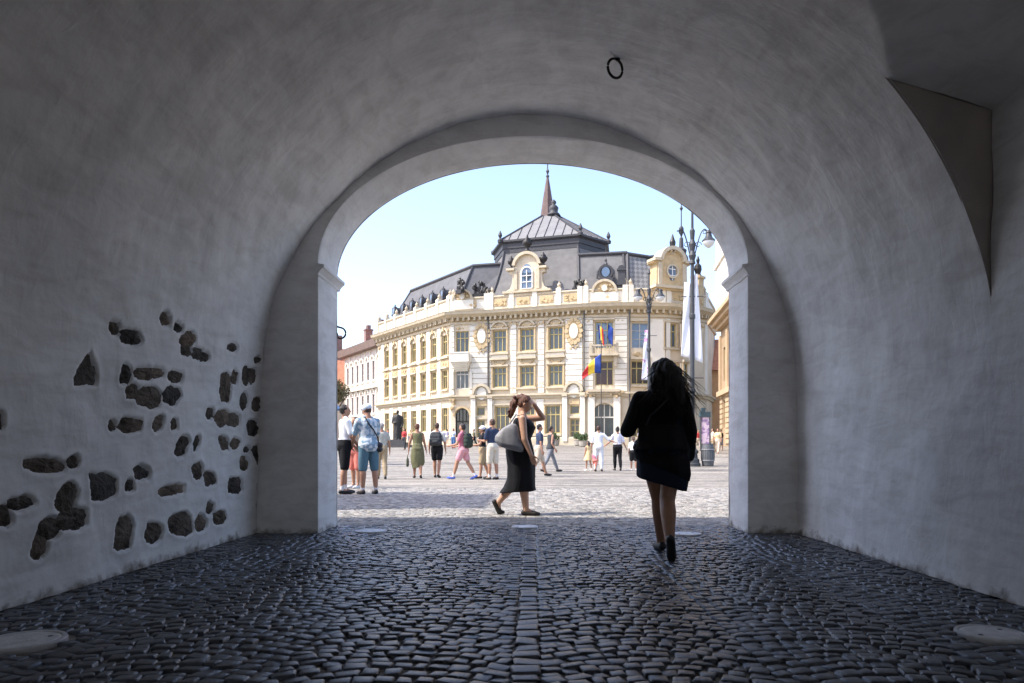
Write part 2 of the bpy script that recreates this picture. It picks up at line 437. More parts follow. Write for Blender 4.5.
def ceil_n(X, Y):
    d = min(.7, 4.55 - Y); return 3.07 + (2.95-X)*(.3+.46*d) + .09*d
def section(Y, slist, niche=False):
    """slist: (part, t). returns X,z,nx,nz"""
    out = []; z0 = zs(Y)
    for part, t in slist:
        if part == 0: out.append((-3.10 + .06*t, z0*t, 1, 0))
        elif part == 1:
            a = math.pi*(1-t); X = XC + HW*math.cos(a); z = z0 + RISE*math.sin(a)
            nx, nz = -math.cos(a)/HW, -math.sin(a)/RISE; l = math.hypot(nx,nz); nx/=l; nz/=l
            if niche and X > 0:
                X = min(X, 2.90); c = ceil_n(X, Y)
                if c > z: z = c; nx, nz = 0, -1
            out.append((X, z, nx, nz))
        else:
            top = z0
            if niche: top = ceil_n(2.90, Y)
            out.append((2.95 - (.05*min(1,top*(1-t)/1.9) if niche else 0), top*(1-t), -1, 0))
    return out
def tunnel_mesh(Ys, slist, niche=False, stonesdisp=True):
    rows = [section(y, slist, niche) for y in Ys]
    nS = len(slist); P = np.array([[(X, y, z) for X,z,nx,nz in r] for r,y in zip(rows,Ys)]).reshape(-1,3)
    N = np.array([[(nx,0,nz) for X,z,nx,nz in r] for r in rows]).reshape(-1,3)
    D = np.array([fnoise(p,1.3,.022)+fnoise(p,3.6,.014,9)+fnoise(p,9,.0045,3) for p in P])
    if stonesdisp:
        sel = np.where((P[:,0] < -2.6) & (P[:,2] < 2.5))[0]; Q = P[sel][:,1:3]
        dmin = np.full(len(sel), 1e9)
        for s in stones: dmin = np.minimum(dmin, sdist(Q, s))
        wob = np.array([fnoise((0,q[0],q[1]),24,.011,5)+fnoise((0,q[0],q[1]),9,.014,1)+fnoise((0,q[0],q[1]),55,.008,1) for q in Q])
        dm = dmin + wob
        rec = -.028*np.clip((.016-dm)/.016, 0, 1)             # plaster cut back over each stone
        lip = .006*np.exp(-((dm-.03)/.022)**2)                 # raised soft edge of plaster round it
        D[sel] += rec + lip
    for i, p in enumerate(P):                                   # plaster thickens raggedly where it meets the paving
        if p[2] < .12 and (abs(p[0]) > 2.9): D[i] += .02*(1-p[2]/.12)*(.5+mn.noise(Vector((p[1]*6,0,3))))
    P = P + N*D[:,None]
    fs = []
    for i in range(len(Ys)-1):
        for j in range(nS-1):
            a = i*nS+j; fs.append((a, a+1, a+nS+1, a+nS))
    return P, fs
sl = [(0,k/95) for k in range(96)] + [(1,k/150) for k in range(1,60)] + [(1,k/150) for k in range(60,151)] + [(2,k/24) for k in range(1,25)]
# fine on the left arc near the wall
sl = [(0,k/100) for k in range(101)] + [(1,.0026*k) for k in range(1,70)] + [(1,.18+.82*k/150) for k in range(1,151)] + [(2,k/26) for k in range(1,27)]
Yfront = [4.55+(8.05-4.55)*k/230 for k in range(231)]
P, fs = tunnel_mesh(Yfront, sl)
b = MB(); b.v = [tuple(p) for p in P]; b.f = fs
wall_o = b.build('vaulted_wall', plaster, gate, smooth=True, fix=False)
Yrear = [-9+(3.0+9)*k/40 for k in range(40)] + [3.0+(4.55-3.0)*k/100 for k in range(101)]
P, fs = tunnel_mesh(Yrear, sl, niche=True)
b = MB(); b.v = [tuple(p) for p in P]; b.f = fs
b.build('vaulted_wall', plaster, gate, smooth=True, fix=False)
# far face of the side recess
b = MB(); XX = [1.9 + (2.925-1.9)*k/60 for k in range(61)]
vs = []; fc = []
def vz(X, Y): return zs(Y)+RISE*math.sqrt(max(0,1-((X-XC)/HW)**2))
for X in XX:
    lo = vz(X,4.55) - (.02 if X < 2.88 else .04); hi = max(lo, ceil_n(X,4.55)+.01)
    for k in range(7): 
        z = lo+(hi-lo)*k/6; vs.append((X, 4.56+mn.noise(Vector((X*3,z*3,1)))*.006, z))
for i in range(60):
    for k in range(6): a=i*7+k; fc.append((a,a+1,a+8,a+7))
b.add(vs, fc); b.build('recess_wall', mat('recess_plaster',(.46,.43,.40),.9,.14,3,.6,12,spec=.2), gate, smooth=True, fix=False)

# stones
for s in stones:
    c = np.mean(np.array(s),axis=0); b = MB(); n=len(s); rings=[]
    dd = rs.uniform(-.004,.006)
    for f,dp in ((1.30,-.045),(1.20,-.020),(.95,-.011),(.62,-.003),(.25,.001)):
        ring=[]
        for k in range(n*3):
            i=k//3; t=(k%3)/3; p=np.array(s[i])*(1-t)+np.array(s[(i+1)%n])*t
            q=c+(p-c)*f
            zz=q[1]; bx=wallx(q[0],zz)
            nn=mn.noise(Vector((q[0]*26,q[1]*26,7)))*.016+mn.noise(Vector((q[0]*5,q[1]*5,2)))*.01
            bs = fnoise((bx,q[0],zz),1.3,.022)+fnoise((bx,q[0],zz),3.6,.014,9)
            ring.append((bx+bs+dp+dd+nn,q[0],zz))
        rings.append(ring)
    b.loft(rings, cap0=False); b.build('exposed_stone', stone_m, wall_o, smooth=False)

# front wall with the arched opening
A_, B_, SP = 2.405, 1.43, 3.01
def opening(n=90):
    pts = [(-A_, z) for z in np.linspace(-.05,SP,24)[:-1]]
    pts += [(-A_*math.cos(math.pi*k/n), SP+B_*math.sin(math.pi*k/n)) for k in range(n+1)]
    pts += [(A_, z) for z in np.linspace(SP,-.05,24)[1:]]
    return pts
op = opening()
def outerpt(x, z):
    # project outwards to a box x=+-3.5, z=5.1
    if z <= SP: return ((-3.5 if x < 0 else 3.5), z)
    a = math.atan2((z-SP)/B_, x/A_)
    dx, dz = math.cos(a), math.sin(a); t = min(3.5/abs(dx) if abs(dx)>1e-6 else 1e9, (5.1-SP)/dz if dz>1e-6 else 1e9)
    return (dx*t, SP+dz*t)
def archface(Y, sgn):
    vs=[]; fc=[]; K=14
    for x,z in op:
        X,Z = outerpt(x,z)
        for k in range(K+1):
            t=k/K; p=(x+(X-x)*t, Y, z+(Z-z)*t)
            d=0 if k==0 else fnoise(p,2.2,.010)+fnoise(p,9,.003)
            vs.append((p[0],Y+sgn*d,p[2]))
    for i in range(len(op)-1):
        for k in range(K): a=i*(K+1)+k; fc.append((a,a+1,a+K+2,a+K+1))
    return vs,fc
b=MB(); 
for Y,sg in ((YF,1),(YB,1)): b.add(*archface(Y,sg))
b.build('arch_wall', plaster, gate, smooth=True, fix=False)
vs=[]; fc=[]; K=24
for i,(x,z) in enumerate(op):
    nx,nz = (-x/A_**2, -(max(z-SP,0))/B_**2); l=math.hypot(nx,nz) or 1
    for k in range(K+1):
        y=YF+(YB-YF)*k/K; e=1 if 0<k<K else .3
        d=(fnoise((x,y,z),2.0,.014)+fnoise((x,y,z),7,.006))*e - (.012 if k in (0,K) else 0)
        vs.append((x+nx/l*d,y,z+nz/l*d))
for i in range(len(op)-1):
    for k in range(K): a=i*(K+1)+k; fc.append((a,a+1,a+K+2,a+K+1))
b=MB(); b.add(vs,fc); b.build('arch_reveal', plaster, gate, smooth=True, fix=False)
# imposts
for sd in (-1,1):
    prof=[(0,2.88),(.015,2.88),(.025,2.91),(.065,2.955),(.078,2.96),(.078,2.995),(0,3.008)]
    rings=[]
    for y,e in ((YF-.045,1),(YB+.05,1)):
        rings.append([(sd*(A_+.02-d-(.02 if d else 0)), y, z) for d,z in prof])
    b=MB(); b.loft(rings); b.build('impost', plaster, gate)
# outside body of the building
ext = mat('outer_plaster',(.62,.58,.50),.9,.1,2,.3,20)
b=MB()
b.box(-14,-3.45,8.08,8.84,-.1,5.1); b.box(3.45,13,8.08,8.84,-.1,5.1); b.box(-14,13,-9,8.84,5.1,5.2)
b.box(-3.7,-3.4,-9,8.05,-.1,5.1); b.box(3.3,3.6,-9,8.05,-.1,5.1)
b.build('outer_wall', ext, gate)
b=MB(); bb=[( -3.6,-9.02),(3.5,-9.02)]
b.box(-3.4,3.3,-9.1,-9.0,2.2,5.1); b.build('rear_light_block', ext, gate)  # unseen panel added over the rear opening to hold back light

# tower added out of frame to cast the shadow band on the square
tw = thing('shadow_tower','added out-of-frame tower block that casts the shadow band on the square','tower',(-11.3,10.7,0))
b=MB(); b.box(-13.0,-9.7,9.25,12.3,-.1,11.6); b.build('wall',ext,tw)
b=MB(); b.loft([[(-13.2,9.05,11.6),(-9.5,9.05,11.6),(-9.5,12.5,11.6),(-13.2,12.5,11.6)],[(-11.4,10.6,13.4),(-11.2,10.6,13.4),(-11.2,10.9,13.4),(-11.4,10.9,13.4)]])
b.build('roof',mat('roof_tile_red',(.38,.14,.08),.85,.2,3),tw)
b=MB(); b.box(-9.71,-9.66,10.4,11.1,5,6.6); b.build('window',mat('dark_glass',(.03,.035,.04),.15,.1),tw)
b=MB(); b.box(-11.7,-11.0,9.2,9.26,3,4.6); b.build('window',mat('dark_glass',(.03,.035,.04)),tw)

# iron ring under the vault
iron = mat('dark_iron',(.02,.018,.016),.5,.2,30,metal=.6)
rg = thing('iron_ring','black iron ring hanging from a hook in the vault','ring',(.757,6.49,4.47))
b=MB(); cx,cy,cz=.745,6.40,4.43
b.tube([(cx,cy,cz+.10),(cx,cy,cz+.02),(cx+.012,cy,cz),(cx+.02,cy,cz-.02),(cx,cy,cz-.03),(cx-.014,cy,cz-.018)],.012); b.ell((cx,cy,cz+.075),(.035,.035,.012),None,10,6); b.build('hook',iron,rg,smooth=True)
b=MB(); b.tube([(cx-.015+.068*math.sin(a),cy+.03*math.sin(a),cz-.105+.085*math.cos(a)) for a in np.linspace(0,2*math.pi,29)],.012,8); b.build('loop',iron,rg,smooth=True)

# wrought bracket on the outer wall, left
br = thing('wall_bracket','small black curled iron bracket sticking out at the left edge of the archway','bracket',(-2.5,8.86,2.2))
b=MB(); pts=[]
for k in range(22):
    a=k/21*4.4; r=.075*(1-.12*a/2)
    pts.append((-2.41+ (r*math.sin(a)), 9.0+.0*k, 2.38+r*math.cos(a)))
b.tube([(-2.55,8.84,2.50),(-2.50,8.95,2.48),pts[0]],.012); b.tube(pts,.012); b.ell(pts[-1],(.03,.03,.035)); b.build('scroll',iron,br,smooth=True)

# ------------------------------------------------------------------ cobbles
def cobbles(name, cells, m, parent=None, K=6, seed=3, rel=1.0):
    rr = np.random.RandomState(seed); V=[]; F=[]; T=[]
    g = np.array([-1,-.92,-.72,.72,.92,1.]); U,W = np.meshgrid(g,g); U=U.ravel(); W=W.ravel()
    h0 = (1-np.abs(U)**12)*(1-np.abs(W)**12)
    edge = (np.maximum(np.abs(U),np.abs(W)) > .99)
    base = []
    for i in range(K-1):
        for j in range(K-1): a=i*K+j; base.append((a,a+1,a+K+1,a+K))
    base=np.array(base); n=0
    for (x,y,w,l,ang) in cells:
        cj = rr.uniform(-.13,.13,(4,2))
        uu = U*.5*w; ww = W*.5*l
        sq = 1 - .02*(np.abs(U*W))
        ws = [(1-U)*(1-W)/4,(1+U)*(1-W)/4,(1+U)*(1+W)/4,(1-U)*(1+W)/4]
        uu = uu*sq + w*sum(ws[k]*cj[k,0] for k in range(4)); ww = ww*sq + l*sum(ws[k]*cj[k,1] for k in range(4))
        ca,sa = math.cos(ang),math.sin(ang)
        X = x+uu*ca-ww*sa; Y = y+uu*sa+ww*ca
        tx,ty = rr.uniform(-.07,.07,2); hz = rr.uniform(-.006,.004)
        Z = -.014*rel*(1-h0)**1.4 - .0012*(U*U+W*W) + (hz + tx*uu + ty*ww)*rel + rr.uniform(-.0010,.0010,K*K)
        Z = np.where(edge, -.03 if rel==1 else -.012, Z)
        V.append(np.stack([X,Y,Z],1)); F.append(base+n); n+=K*K
        t = rr.uniform(.45,1.35); c=rr.uniform(-.04,.04); T.append(np.tile(np.array([t*(1+c),t,t*(1-c),1]),(K*K,1)))
    V=np.concatenate(V); F=np.concatenate(F); T=np.concatenate(T)
    me=bpy.data.meshes.new(name); me.vertices.add(len(V)); me.vertices.foreach_set('co',V.astype('f').ravel())
    me.loops.add(len(F)*4); me.loops.foreach_set('vertex_index',F.astype('i').ravel())
    me.polygons.add(len(F)); me.polygons.foreach_set('loop_start',np.arange(0,len(F)*4,4,dtype='i')); me.polygons.foreach_set('loop_total',np.full(len(F),4,'i'))
    me.update(calc_edges=True)
    ca=me.color_attributes.new('tone','FLOAT_COLOR','POINT'); ca.data.foreach_set('color',T.astype('f').ravel())
    me.polygons.foreach_set('use_smooth',np.ones(len(F),bool)); me.materials.append(m)
    o=bpy.data.objects.new(name,me); C.objects.link(o); o['kind']='structure'
    return o
discs = [(-2.51,3.54,.19),(2.34,3.68,.165),(-1.85,8.22,.18),(1.69,7.95,.17),(-.10,8.66,.16)]
def clear(x,y):
    return all((x-a)**2+(y-b_)**2 > (r+.035)**2 for a,b_,r in discs)
rc = random.Random(21)
cells=[]
y=1.3
while y < 8.85:                                                # the straight strip of larger setts on the axis
    l=rc.uniform(.10,.135); 
    if clear(-.03,y+l/2): cells.append((-.03,y+l/2,.125,l*.94,rc.uniform(-.03,.03)))
    y+=l
def arcs(x0, x1, n, y0, y1):
    Wd=(x1-x0)/n
    for b_ in range(n):
        xa=x0+b_*Wd; m=max(6,int(round(Wd/.092))); amp=.085*Wd*(1 if b_%1==0 else -1)
        pit=.086; k=-6
        while y0+k*pit < y1+.5:
            off=rc.uniform(-.5,.5) if k%2 else rc.uniform(-.2,.2)
            ws=[rc.uniform(.68,1.35) for _ in range(m)]; sm=sum(ws); t=0
            for w in ws:
                tc=(t+w/2)/sm; t+=w; u=tc-.5
                x=xa+tc*Wd; yy=y0+k*pit+amp*math.cos(math.pi*u)*1.6+rc.uniform(-.007,.007)+.07*mn.noise(Vector((x*1.6,k*.16,b_)))
                ang=math.atan(-amp*1.6*math.pi*math.sin(math.pi*u)/Wd)
                if y0<yy<y1 and clear(x,yy): cells.append((x,yy,w/sm*Wd*.965/ max(.8,math.cos(ang))*.98,.0825*rc.uniform(.88,1.0),ang+rc.uniform(-.05,.05)))
            k+=1
arcs(-3.12,-.095,3,1.3,8.9); arcs(.035,2.97,3,1.3,8.9)
sett = mat('worn_setts_sky_tint',(.052,.062,.082),.25,.3,18,.25,160,spec=1.0,attr='tone')  # blue of the reflected sky is put into the base colour
inner = cobbles('passage_paving', cells, sett)
cells=[]; y=8.9
while y < 16.9:
    l=rc.uniform(.10,.135); cells.append((-.03,y+l/2,.125,l*.94,rc.uniform(-.03,.03))); y+=l
arcs(-6.2,-.095,6,8.9,17.0); arcs(.035,6.14,6,8.9,17.0)
settp = mat('granite_setts_square',(.30,.28,.25),.6,.18,18,.35,160,spec=.4,attr='tone')
cobbles('square_setts', cells, settp, seed=9, rel=.45)
b=MB(); b.box(-3.3,3.2,-9,8.9,-.12,-.024); b.build('joint_bed', mat('dark_joint_grit',(.018,.017,.016),.95,.3,40), kind='structure')
light = mat('pale_lamp_cover',(.78,.78,.78),.5,.18,14,.5,60)
lb=['round pale grey cover in the cobbles at the left wall, nearest the viewer','round pale grey cover in the dark cobbles near the right wall','round pale cover in the cobbles beside the left pier of the archway','round pale cover in the cobbles beside the right pier, right of the walking woman','round pale cover on the middle line of the cobbles in the archway']
for (x,y,r),L in zip(discs,lb):
    d=thing('ground_cover',L,'cover',(x,y,0),'round covers set in the passage paving')
    b=MB(); b.lathe(x,y,[(r*.86,-.02),(r*.86,.004),(r*.80,.009),(.001,.0095)],40); b.build('plate',light,d)
    b=MB(); n=40
    rings=[[(x+q*math.cos(2*math.pi*k/n),y+q*math.sin(2*math.pi*k/n),z) for k in range(n)] for q,z in ((r*.87,-.02),(r*.87,.007),(r*.9,.010),(r*.98,.010),(r,.004),(r,-.02))]
    b.loft(rings,False,False); b.build('rim',mat('pale_rim',(.62,.62,.64),.5,.1,25),d)
    for a in (.6,3.7):
        b=MB(); b.lathe(x+r*.6*math.cos(a),y+r*.6*math.sin(a),[(.012,.0085),(.012,.0105),(.001,.0105)],10); b.build('bolt',iron,d)
# ground of the square as one sheet reaching far out
def plaza_mat():
    m=bpy.data.materials.new('square_paving'); m.use_nodes=True; nt=m.node_tree; b=nt.nodes['Principled BSDF']
    b.inputs['Roughness'].default_value=.7; b.inputs['Specular IOR Level'].default_value=.3
    geo=nt.nodes.new('ShaderNodeNewGeometry')
    br=nt.nodes.new('ShaderNodeTexBrick'); br.inputs['Scale'].default_value=1; br.inputs['Brick Width'].default_value=.13; br.inputs['Row Height'].default_value=.11
    br.inputs['Mortar Size'].default_value=.009; br.inputs['Color1'].default_value=(.38,.355,.315,1); br.inputs['Color2'].default_value=(.21,.20,.18,1); br.inputs['Mortar'].default_value=(.15,.135,.12,1)
    n0=nt.nodes.new('ShaderNodeTexNoise'); n0.inputs['Scale'].default_value=1.3; n0.inputs['Detail'].default_value=4
    nt.links.new(geo.outputs['Position'],n0.inputs['Vector'])
    va=nt.nodes.new('ShaderNodeVectorMath'); va.operation='MULTIPLY_ADD'; va.inputs[1].default_value=(.3,.3,0)
    nt.links.new(n0.outputs['Color'],va.inputs[0]); nt.links.new(geo.outputs['Position'],va.inputs[2]); nt.links.new(va.outputs[0],br.inputs['Vector'])
    mp=nt.nodes.new('ShaderNodeMapping'); mp.inputs['Scale'].default_value=(.22,1.5,1); nt.links.new(geo.outputs['Position'],mp.inputs[0])
    n1=nt.nodes.new('ShaderNodeTexNoise'); n1.inputs['Scale'].default_value=1; n1.inputs['Detail'].default_value=7; n1.inputs['Roughness'].default_value=.6
    nt.links.new(mp.outputs[0],n1.inputs['Vector'])
    r=nt.nodes.new('ShaderNodeValToRGB'); r.color_ramp.elements[0].position=.36; r.color_ramp.elements[0].color=(.44,.43,.43,1); r.color_ramp.elements[1].position=.55; r.color_ramp.elements[1].color=(1.15,1.12,1.06,1)
    nt.links.new(n1.outputs['Fac'],r.inputs[0])
    mx=nt.nodes.new('ShaderNodeMix'); mx.data_type='RGBA'; mx.blend_type='MULTIPLY'; mx.inputs[0].default_value=1
    nt.links.new(br.outputs['Color'],mx.inputs[6]); nt.links.new(r.outputs[0],mx.inputs[7]); nt.links.new(mx.outputs[2],b.inputs['Base Color'])
    bp=nt.nodes.new('ShaderNodeBump'); bp.inputs['Strength'].default_value=.5; bp.inputs['Distance'].default_value=.02; bp.invert=True
    nt.links.new(br.outputs['Fac'],bp.inputs['Height']); nt.links.new(bp.outputs['Normal'],b.inputs['Normal'])
    return m
b=MB(); ys=[-1500,-60,8.9,9.5,10.5,12,14,17,17.01,20,26,30,40,52,65,78,90,140,400,3000]
xs=[-3000,-300,-60,-20,-6.2,-3,0,3,6.14,20,60,300,3000]
def gz(x,y):
    z=ground_z(y)
    if y<17.005 and -6.3<x<6.3 and y>8.8: return -.010
    if y<=8.9: return -.125 if y<8.8 else -.026
    return z-.002
vs=[(x,y,gz(x,y)) for y in ys for x in xs]; nX=len(xs)
b.add(vs,[(i*nX+j,i*nX+j+1,(i+1)*nX+j+1,(i+1)*nX+j) for i in range(len(ys)-1) for j in range(nX-1)])
b.build('square_ground',plaza_mat(),kind='structure')
# ------------------------------------------------------------------ town hall
def frame(P, Q):
    P=Vector((P[0],P[1])); Q=Vector((Q[0],Q[1])); d=(Q-P); L=d.length; d.normalize(); n=Vector((d.y,-d.x))
    f=lambda u,z,dd: (P.x+d.x*u+n.x*dd, P.y+d.y*u+n.y*dd, z)
    f.P=P; f.d=d; f.n=n; f.L=L
    f.rot=math.atan2(d.y,d.x)
    return f
def upx(f, px, dd=0):
    k=(px-CX)/FOC; P=f.P+f.n*dd
    # P.x+d.x u = k (P.y+d.y u)
    return (k*P.y-P.x)/(f.d.x-k*f.d.y)
def offs(poly, d):
    out=[]; n=len(poly)
    for i in range(n):
        a=Vector(poly[max(i-1,0)]); p=Vector(poly[i]); c=Vector(poly[min(i+1,n-1)])
        n1=(p-a); n2=(c-p)
        n1=Vector((n1.y,-n1.x)).normalized() if n1.length>1e-6 else None; n2=Vector((n2.y,-n2.x)).normalized() if n2.length>1e-6 else None
        n1=n1 or n2; n2=n2 or n1
        m=(n1+n2).normalized(); s=1/max(.4,m.dot(n1)); out.append(p+m*d*s)
    return out
def sweep(b, poly, prof):
    """prof: closed loop of (d,z)"""
    cols=[offs(poly,d) for d,z in prof]
    rings=[[ (cols[j][i].x,cols[j][i].y,prof[j][1]) for j in range(len(prof))] for i in range(len(poly))]
    b.loft(rings)

stucco=mat('cream_stucco',(.63,.54,.40),.85,.14,.6,.3,9,spec=.2)
white=mat('offwhite_stucco',(.72,.68,.585),.85,.06,.8,.3,9,spec=.2)
ochre=mat('ochre_relief',(.52,.40,.235),.85,.14,2.5,.4,9,spec=.2)
trimm=mat('cornice_stone',(.52,.45,.33),.85,.12,1.5,.3,9,spec=.2)
wframe=mat('ochre_window_frame',(.42,.34,.14),.6,.12,3)
wframe_w=mat('white_window_frame',(.75,.74,.70),.6,.05,3)
glass=mat('window_glass',(.035,.045,.05),.12,.4,.6,spec=.8)
glassb=mat('window_glass_sky',(.10,.15,.22),.08,.3,.5,spec=1.0)
slateL=mat('blue_grey_slate_wing_roof',(.12,.12,.125),.75,.16,1.2,.5,5,spec=.3)
slate=mat('grey_slate_roof',(.165,.16,.155),.75,.16,1.2,.5,5,spec=.3)
slate2=mat('dark_lead_trim',(.045,.045,.05),.6,.2,4)
zinc=mat('zinc_sheet_roof',(.20,.195,.19),.6,.12,1.0,.2,5)
copper=mat('reddish_spire_tiles',(.12,.075,.065),.7,.25,2)
bronze=mat('dark_bronze',(.03,.028,.026),.5,.25,6,metal=.4)

A=frame((-22.05,102.4),(-9.68,85.0)); Bf=frame((-9.68,85.0),(-5.08,84.0)); Cf=frame((-5.08,84.0),(5.6,80.3))
Df=frame((5.6,80.3),(10.5,79.6)); Ef=frame((10.5,79.6),(14.7,80.0)); Gf=frame((14.7,80.0),(17.8,81.3)); Hf=frame((17.8,81.3),(20.2,83.9)); If=frame((20.2,83.9),(23.5,93))
POLYL=[(-22.05,102.4),(-9.68,85.0),(-5.08,84.0),(5.6,80.3),(10.5,79.6),(14.7,80.0),(17.8,81.3),(20.2,83.9),(23.5,93)]
hall=thing('town_hall','big cream corner town hall with grey mansard roofs and a square pyramid roof','building',(0,82,1.28))
Z0=1.1
def rot_n(o,f): o.rotation_euler=(0,0,f.rot)

def wallholes(b, f, u0, u1, z0, z1, holes, depth=.38, d=0):
    us=sorted(set([u0,u1]+[h[0] for h in holes]+[h[1] for h in holes])); zz=sorted(set([z0,z1]+[h[2] for h in holes]+[h[3] for h in holes]))
    for i in range(len(us)-1):
        for j in range(len(zz)-1):
            uc=(us[i]+us[i+1])/2; zc=(zz[j]+zz[j+1])/2
            if any(h[0]<uc<h[1] and h[2]<zc<h[3] for h in holes): continue
            b.add([f(us[i],zz[j],d),f(us[i+1],zz[j],d),f(us[i+1],zz[j+1],d),f(us[i],zz[j+1],d)],[(0,1,2,3)])
    for a,c,e,g in holes:
        b.add([f(a,e,d),f(c,e,d),f(c,g,d),f(a,g,d),f(a,e,d-depth),f(c,e,d-depth),f(c,g,d-depth),f(a,g,d-depth)],[(0,1,5,4),(1,2,6,5),(2,3,7,6),(3,0,4,7),(4,5,6,7)])
WC={}
def window(f, uc, z0, w, h, fm=None, gm=None, d=-.26, arched=False, style=0, parent=None):
    """window at centre uc, sill height z0"""
    fm=fm or wframe; gm=gm or glass
    key=(round(w,2),round(h,2),arched,style,fm.name,gm.name)
    I=lambda u,z,dd:(u,-dd,z)
    if key not in WC:
        b=MB(); t=.11; hw=w/2
        b.fbox(I,-hw,-hw+t,0,h,0,.10); b.fbox(I,hw-t,hw,0,h,0,.10); b.fbox(I,-hw+t,hw-t,0,t,0,.10); b.fbox(I,-hw+t,hw-t,h-t,h,0,.10)
        if style==0:    # casement with transom and two mullions
            b.fbox(I,-hw+t,hw-t,h*.66,h*.66+.11,0,.11)
            for q in ((-.17,.17) if w>1.3 else (0,)): b.fbox(I,q*w-.05,q*w+.05,t,h-t,0,.09)
        if style==1:
            b.fbox(I,-.06,.06,t,h-t,0,.09)
            for q in (.35,.68): b.fbox(I,-hw+t,hw-t,h*q,h*q+.07,0,.08)
        if style==2:    # large arched shop window
            b.fbox(I,-hw,hw,h*.60,h*.60+.14,0,.16)
            for q in (-.25,0,.25): b.fbox(I,q*w-.045,q*w+.045,h*.6,h-t,0,.08)
            b.fbox(I,-.05,.05,t,h*.6,0,.08)
        me=b.mesh('window'); me.materials.append(fm)
        b2=MB(); b2.fbox(I,-hw+.02,hw-.02,.02,h-.02,-.02,.03); me2=b2.mesh('pane'); me2.materials.append(gm)
        WC[key]=(me,me2)
    me,me2=WC[key]
    o=bpy.data.objects.new('window',me); C.objects.link(o); o.location=f(uc,z0,d); o.rotation_euler=(0,0,f.rot); attach(o,parent or hall)
    p=bpy.data.objects.new('pane',me2); C.objects.link(p); p.location=f(uc,z0,d); p.rotation_euler=(0,0,f.rot); attach(p,o)
    if arched:
        s=MB(); n=12; hw=w/2+.02; sp=z0+h-hw
        for sd in (-1,1):
            s.prism([(uc+sd*hw,z0+h+.01),(uc+sd*hw,sp)]+[(uc+sd*hw*math.cos(math.pi/2*k/n),sp+hw*math.sin(math.pi/2*k/n)) for k in range(1,n)]+[(uc,z0+h+.01)],f,d+.12,-.015)
        return s
    return None
def arc(f,b,uc,zc,r0,r1,d0,d1,a0=0,a1=180,n=14):
    for k in range(n):
        x=[math.radians(a0+(a1-a0)*(k+i)/n) for i in (0,1)]
        b.prism([(uc+r0*math.cos(x[0]),zc+r0*math.sin(x[0])),(uc+r1*math.cos(x[0]),zc+r1*math.sin(x[0])),(uc+r1*math.cos(x[1]),zc+r1*math.sin(x[1])),(uc+r0*math.cos(x[1]),zc+r0*math.sin(x[1]))],f,d0,d1)
def disc(f,b,uc,zc,ru,rz,d0,d1,n=20):
    b.prism([(uc+ru*math.cos(2*math.pi*k/n),zc+rz*math.sin(2*math.pi*k/n)) for k in range(n)],f,d0,d1)
def rustic(b,f,u0,u1,z0,z1,d0=.02,d1=.16,pit=.62,gap=.07):
    z=z0
    while z<z1-.1:
        b.fbox(f,u0,u1,z+gap/2,min(z+pit-gap/2,z1),d0,d1); z+=pit
def floral(b,f,uc,zc,w,h,seed=0,dep=.18):
    """relief ornament: a cluster of small scrolls and knobs"""
    r=random.Random(seed); n=int(8+w*h*9)
    for k in range(n):
        u=r.uniform(-.5,.5)*w; z=r.uniform(-.5,.5)*h
        s=r.uniform(.07,.17)*min(1.4,max(w,h)); disc(f,b,uc+u,zc+z,s,s*r.uniform(.5,1),.0,dep*r.uniform(.5,1.1),7)
def swag(b,f,uc,zc,w,dep=.2):
    for k in range(7):
        t=k/6-.5; z=zc-.18*w*(1-4*t*t); s=.10+.06*(1-4*t*t); disc(f,b,uc+t*w,z,s,s,0,dep,7)

FL=[(3.0,5.75),(8.0,10.25),(12.05,14.45)]
bw=MB(); bt=MB(); bo=MB(); bwh=MB()     # walls, trim, ochre ornament, white rusticated masonry
extra=[]
# --- left wing, seven bays
pxs=[387.6,395.7,404.7,413.8,423.8,434.2,445.2]; us=[upx(A,p) for p in pxs]
# regular spacing fitted through the measured ends
us=[us[0]+(us[-1]-us[0])*k/6 for k in range(7)]
holes=[]; sp=(us[-1]-us[0])/6
for k,u in enumerate(us):
    for i,(a,c) in enumerate(FL):
        w=1.35; holes.append((u-w/2,u+w/2,a,c)); window(A,u,a,w,c-a,style=0)
wallholes(bw,A,0,A.L,Z0,16.6,holes)
for k in range(8):
    u=us[0]+sp*(k-.5)
    if u<.3: u=.45
    if k==7: continue
    for z0,z1 in ((7.15,11.3),(11.6,15.4)): bwh.fbox(A,u-.42,u+.42,z0,z1,.0,.16)
    bwh.fbox(A,u-.5,u+.5,Z0+.6,6.4,.0,.10)
for k,u in enumerate(us):
    bo.fbox(A,u-.95,u+.95,10.45,11.5,.01,.09); floral(bo,A,u,10.95,1.2,.5,k)
    bt.fbox(A,u-.95,u+.95,11.62,11.85,.0,.30); bt.fbox(A,u-.9,u+.9,10.42,10.6,.0,.34)
    bt.fbox(A,u-.85,u+.85,7.75,7.95,.0,.24); arc(A,bt,u,14.35,.75,.98,.0,.26,10,170,8); bo.fbox(A,u-.16,u+.16,14.9,15.35,.0,.34)
    for sd in (-1,1): bo.fbox(A,u+sd*.78-.08,u+sd*.78+.08,8.0,10.3,.01,.14); bo.fbox(A,u+sd*.78-.08,u+sd*.78+.08,12.05,14.4,.01,.14); bo.fbox(A,u+sd*.76-.07,u+sd*.76+.07,3,5.75,.01,.12)
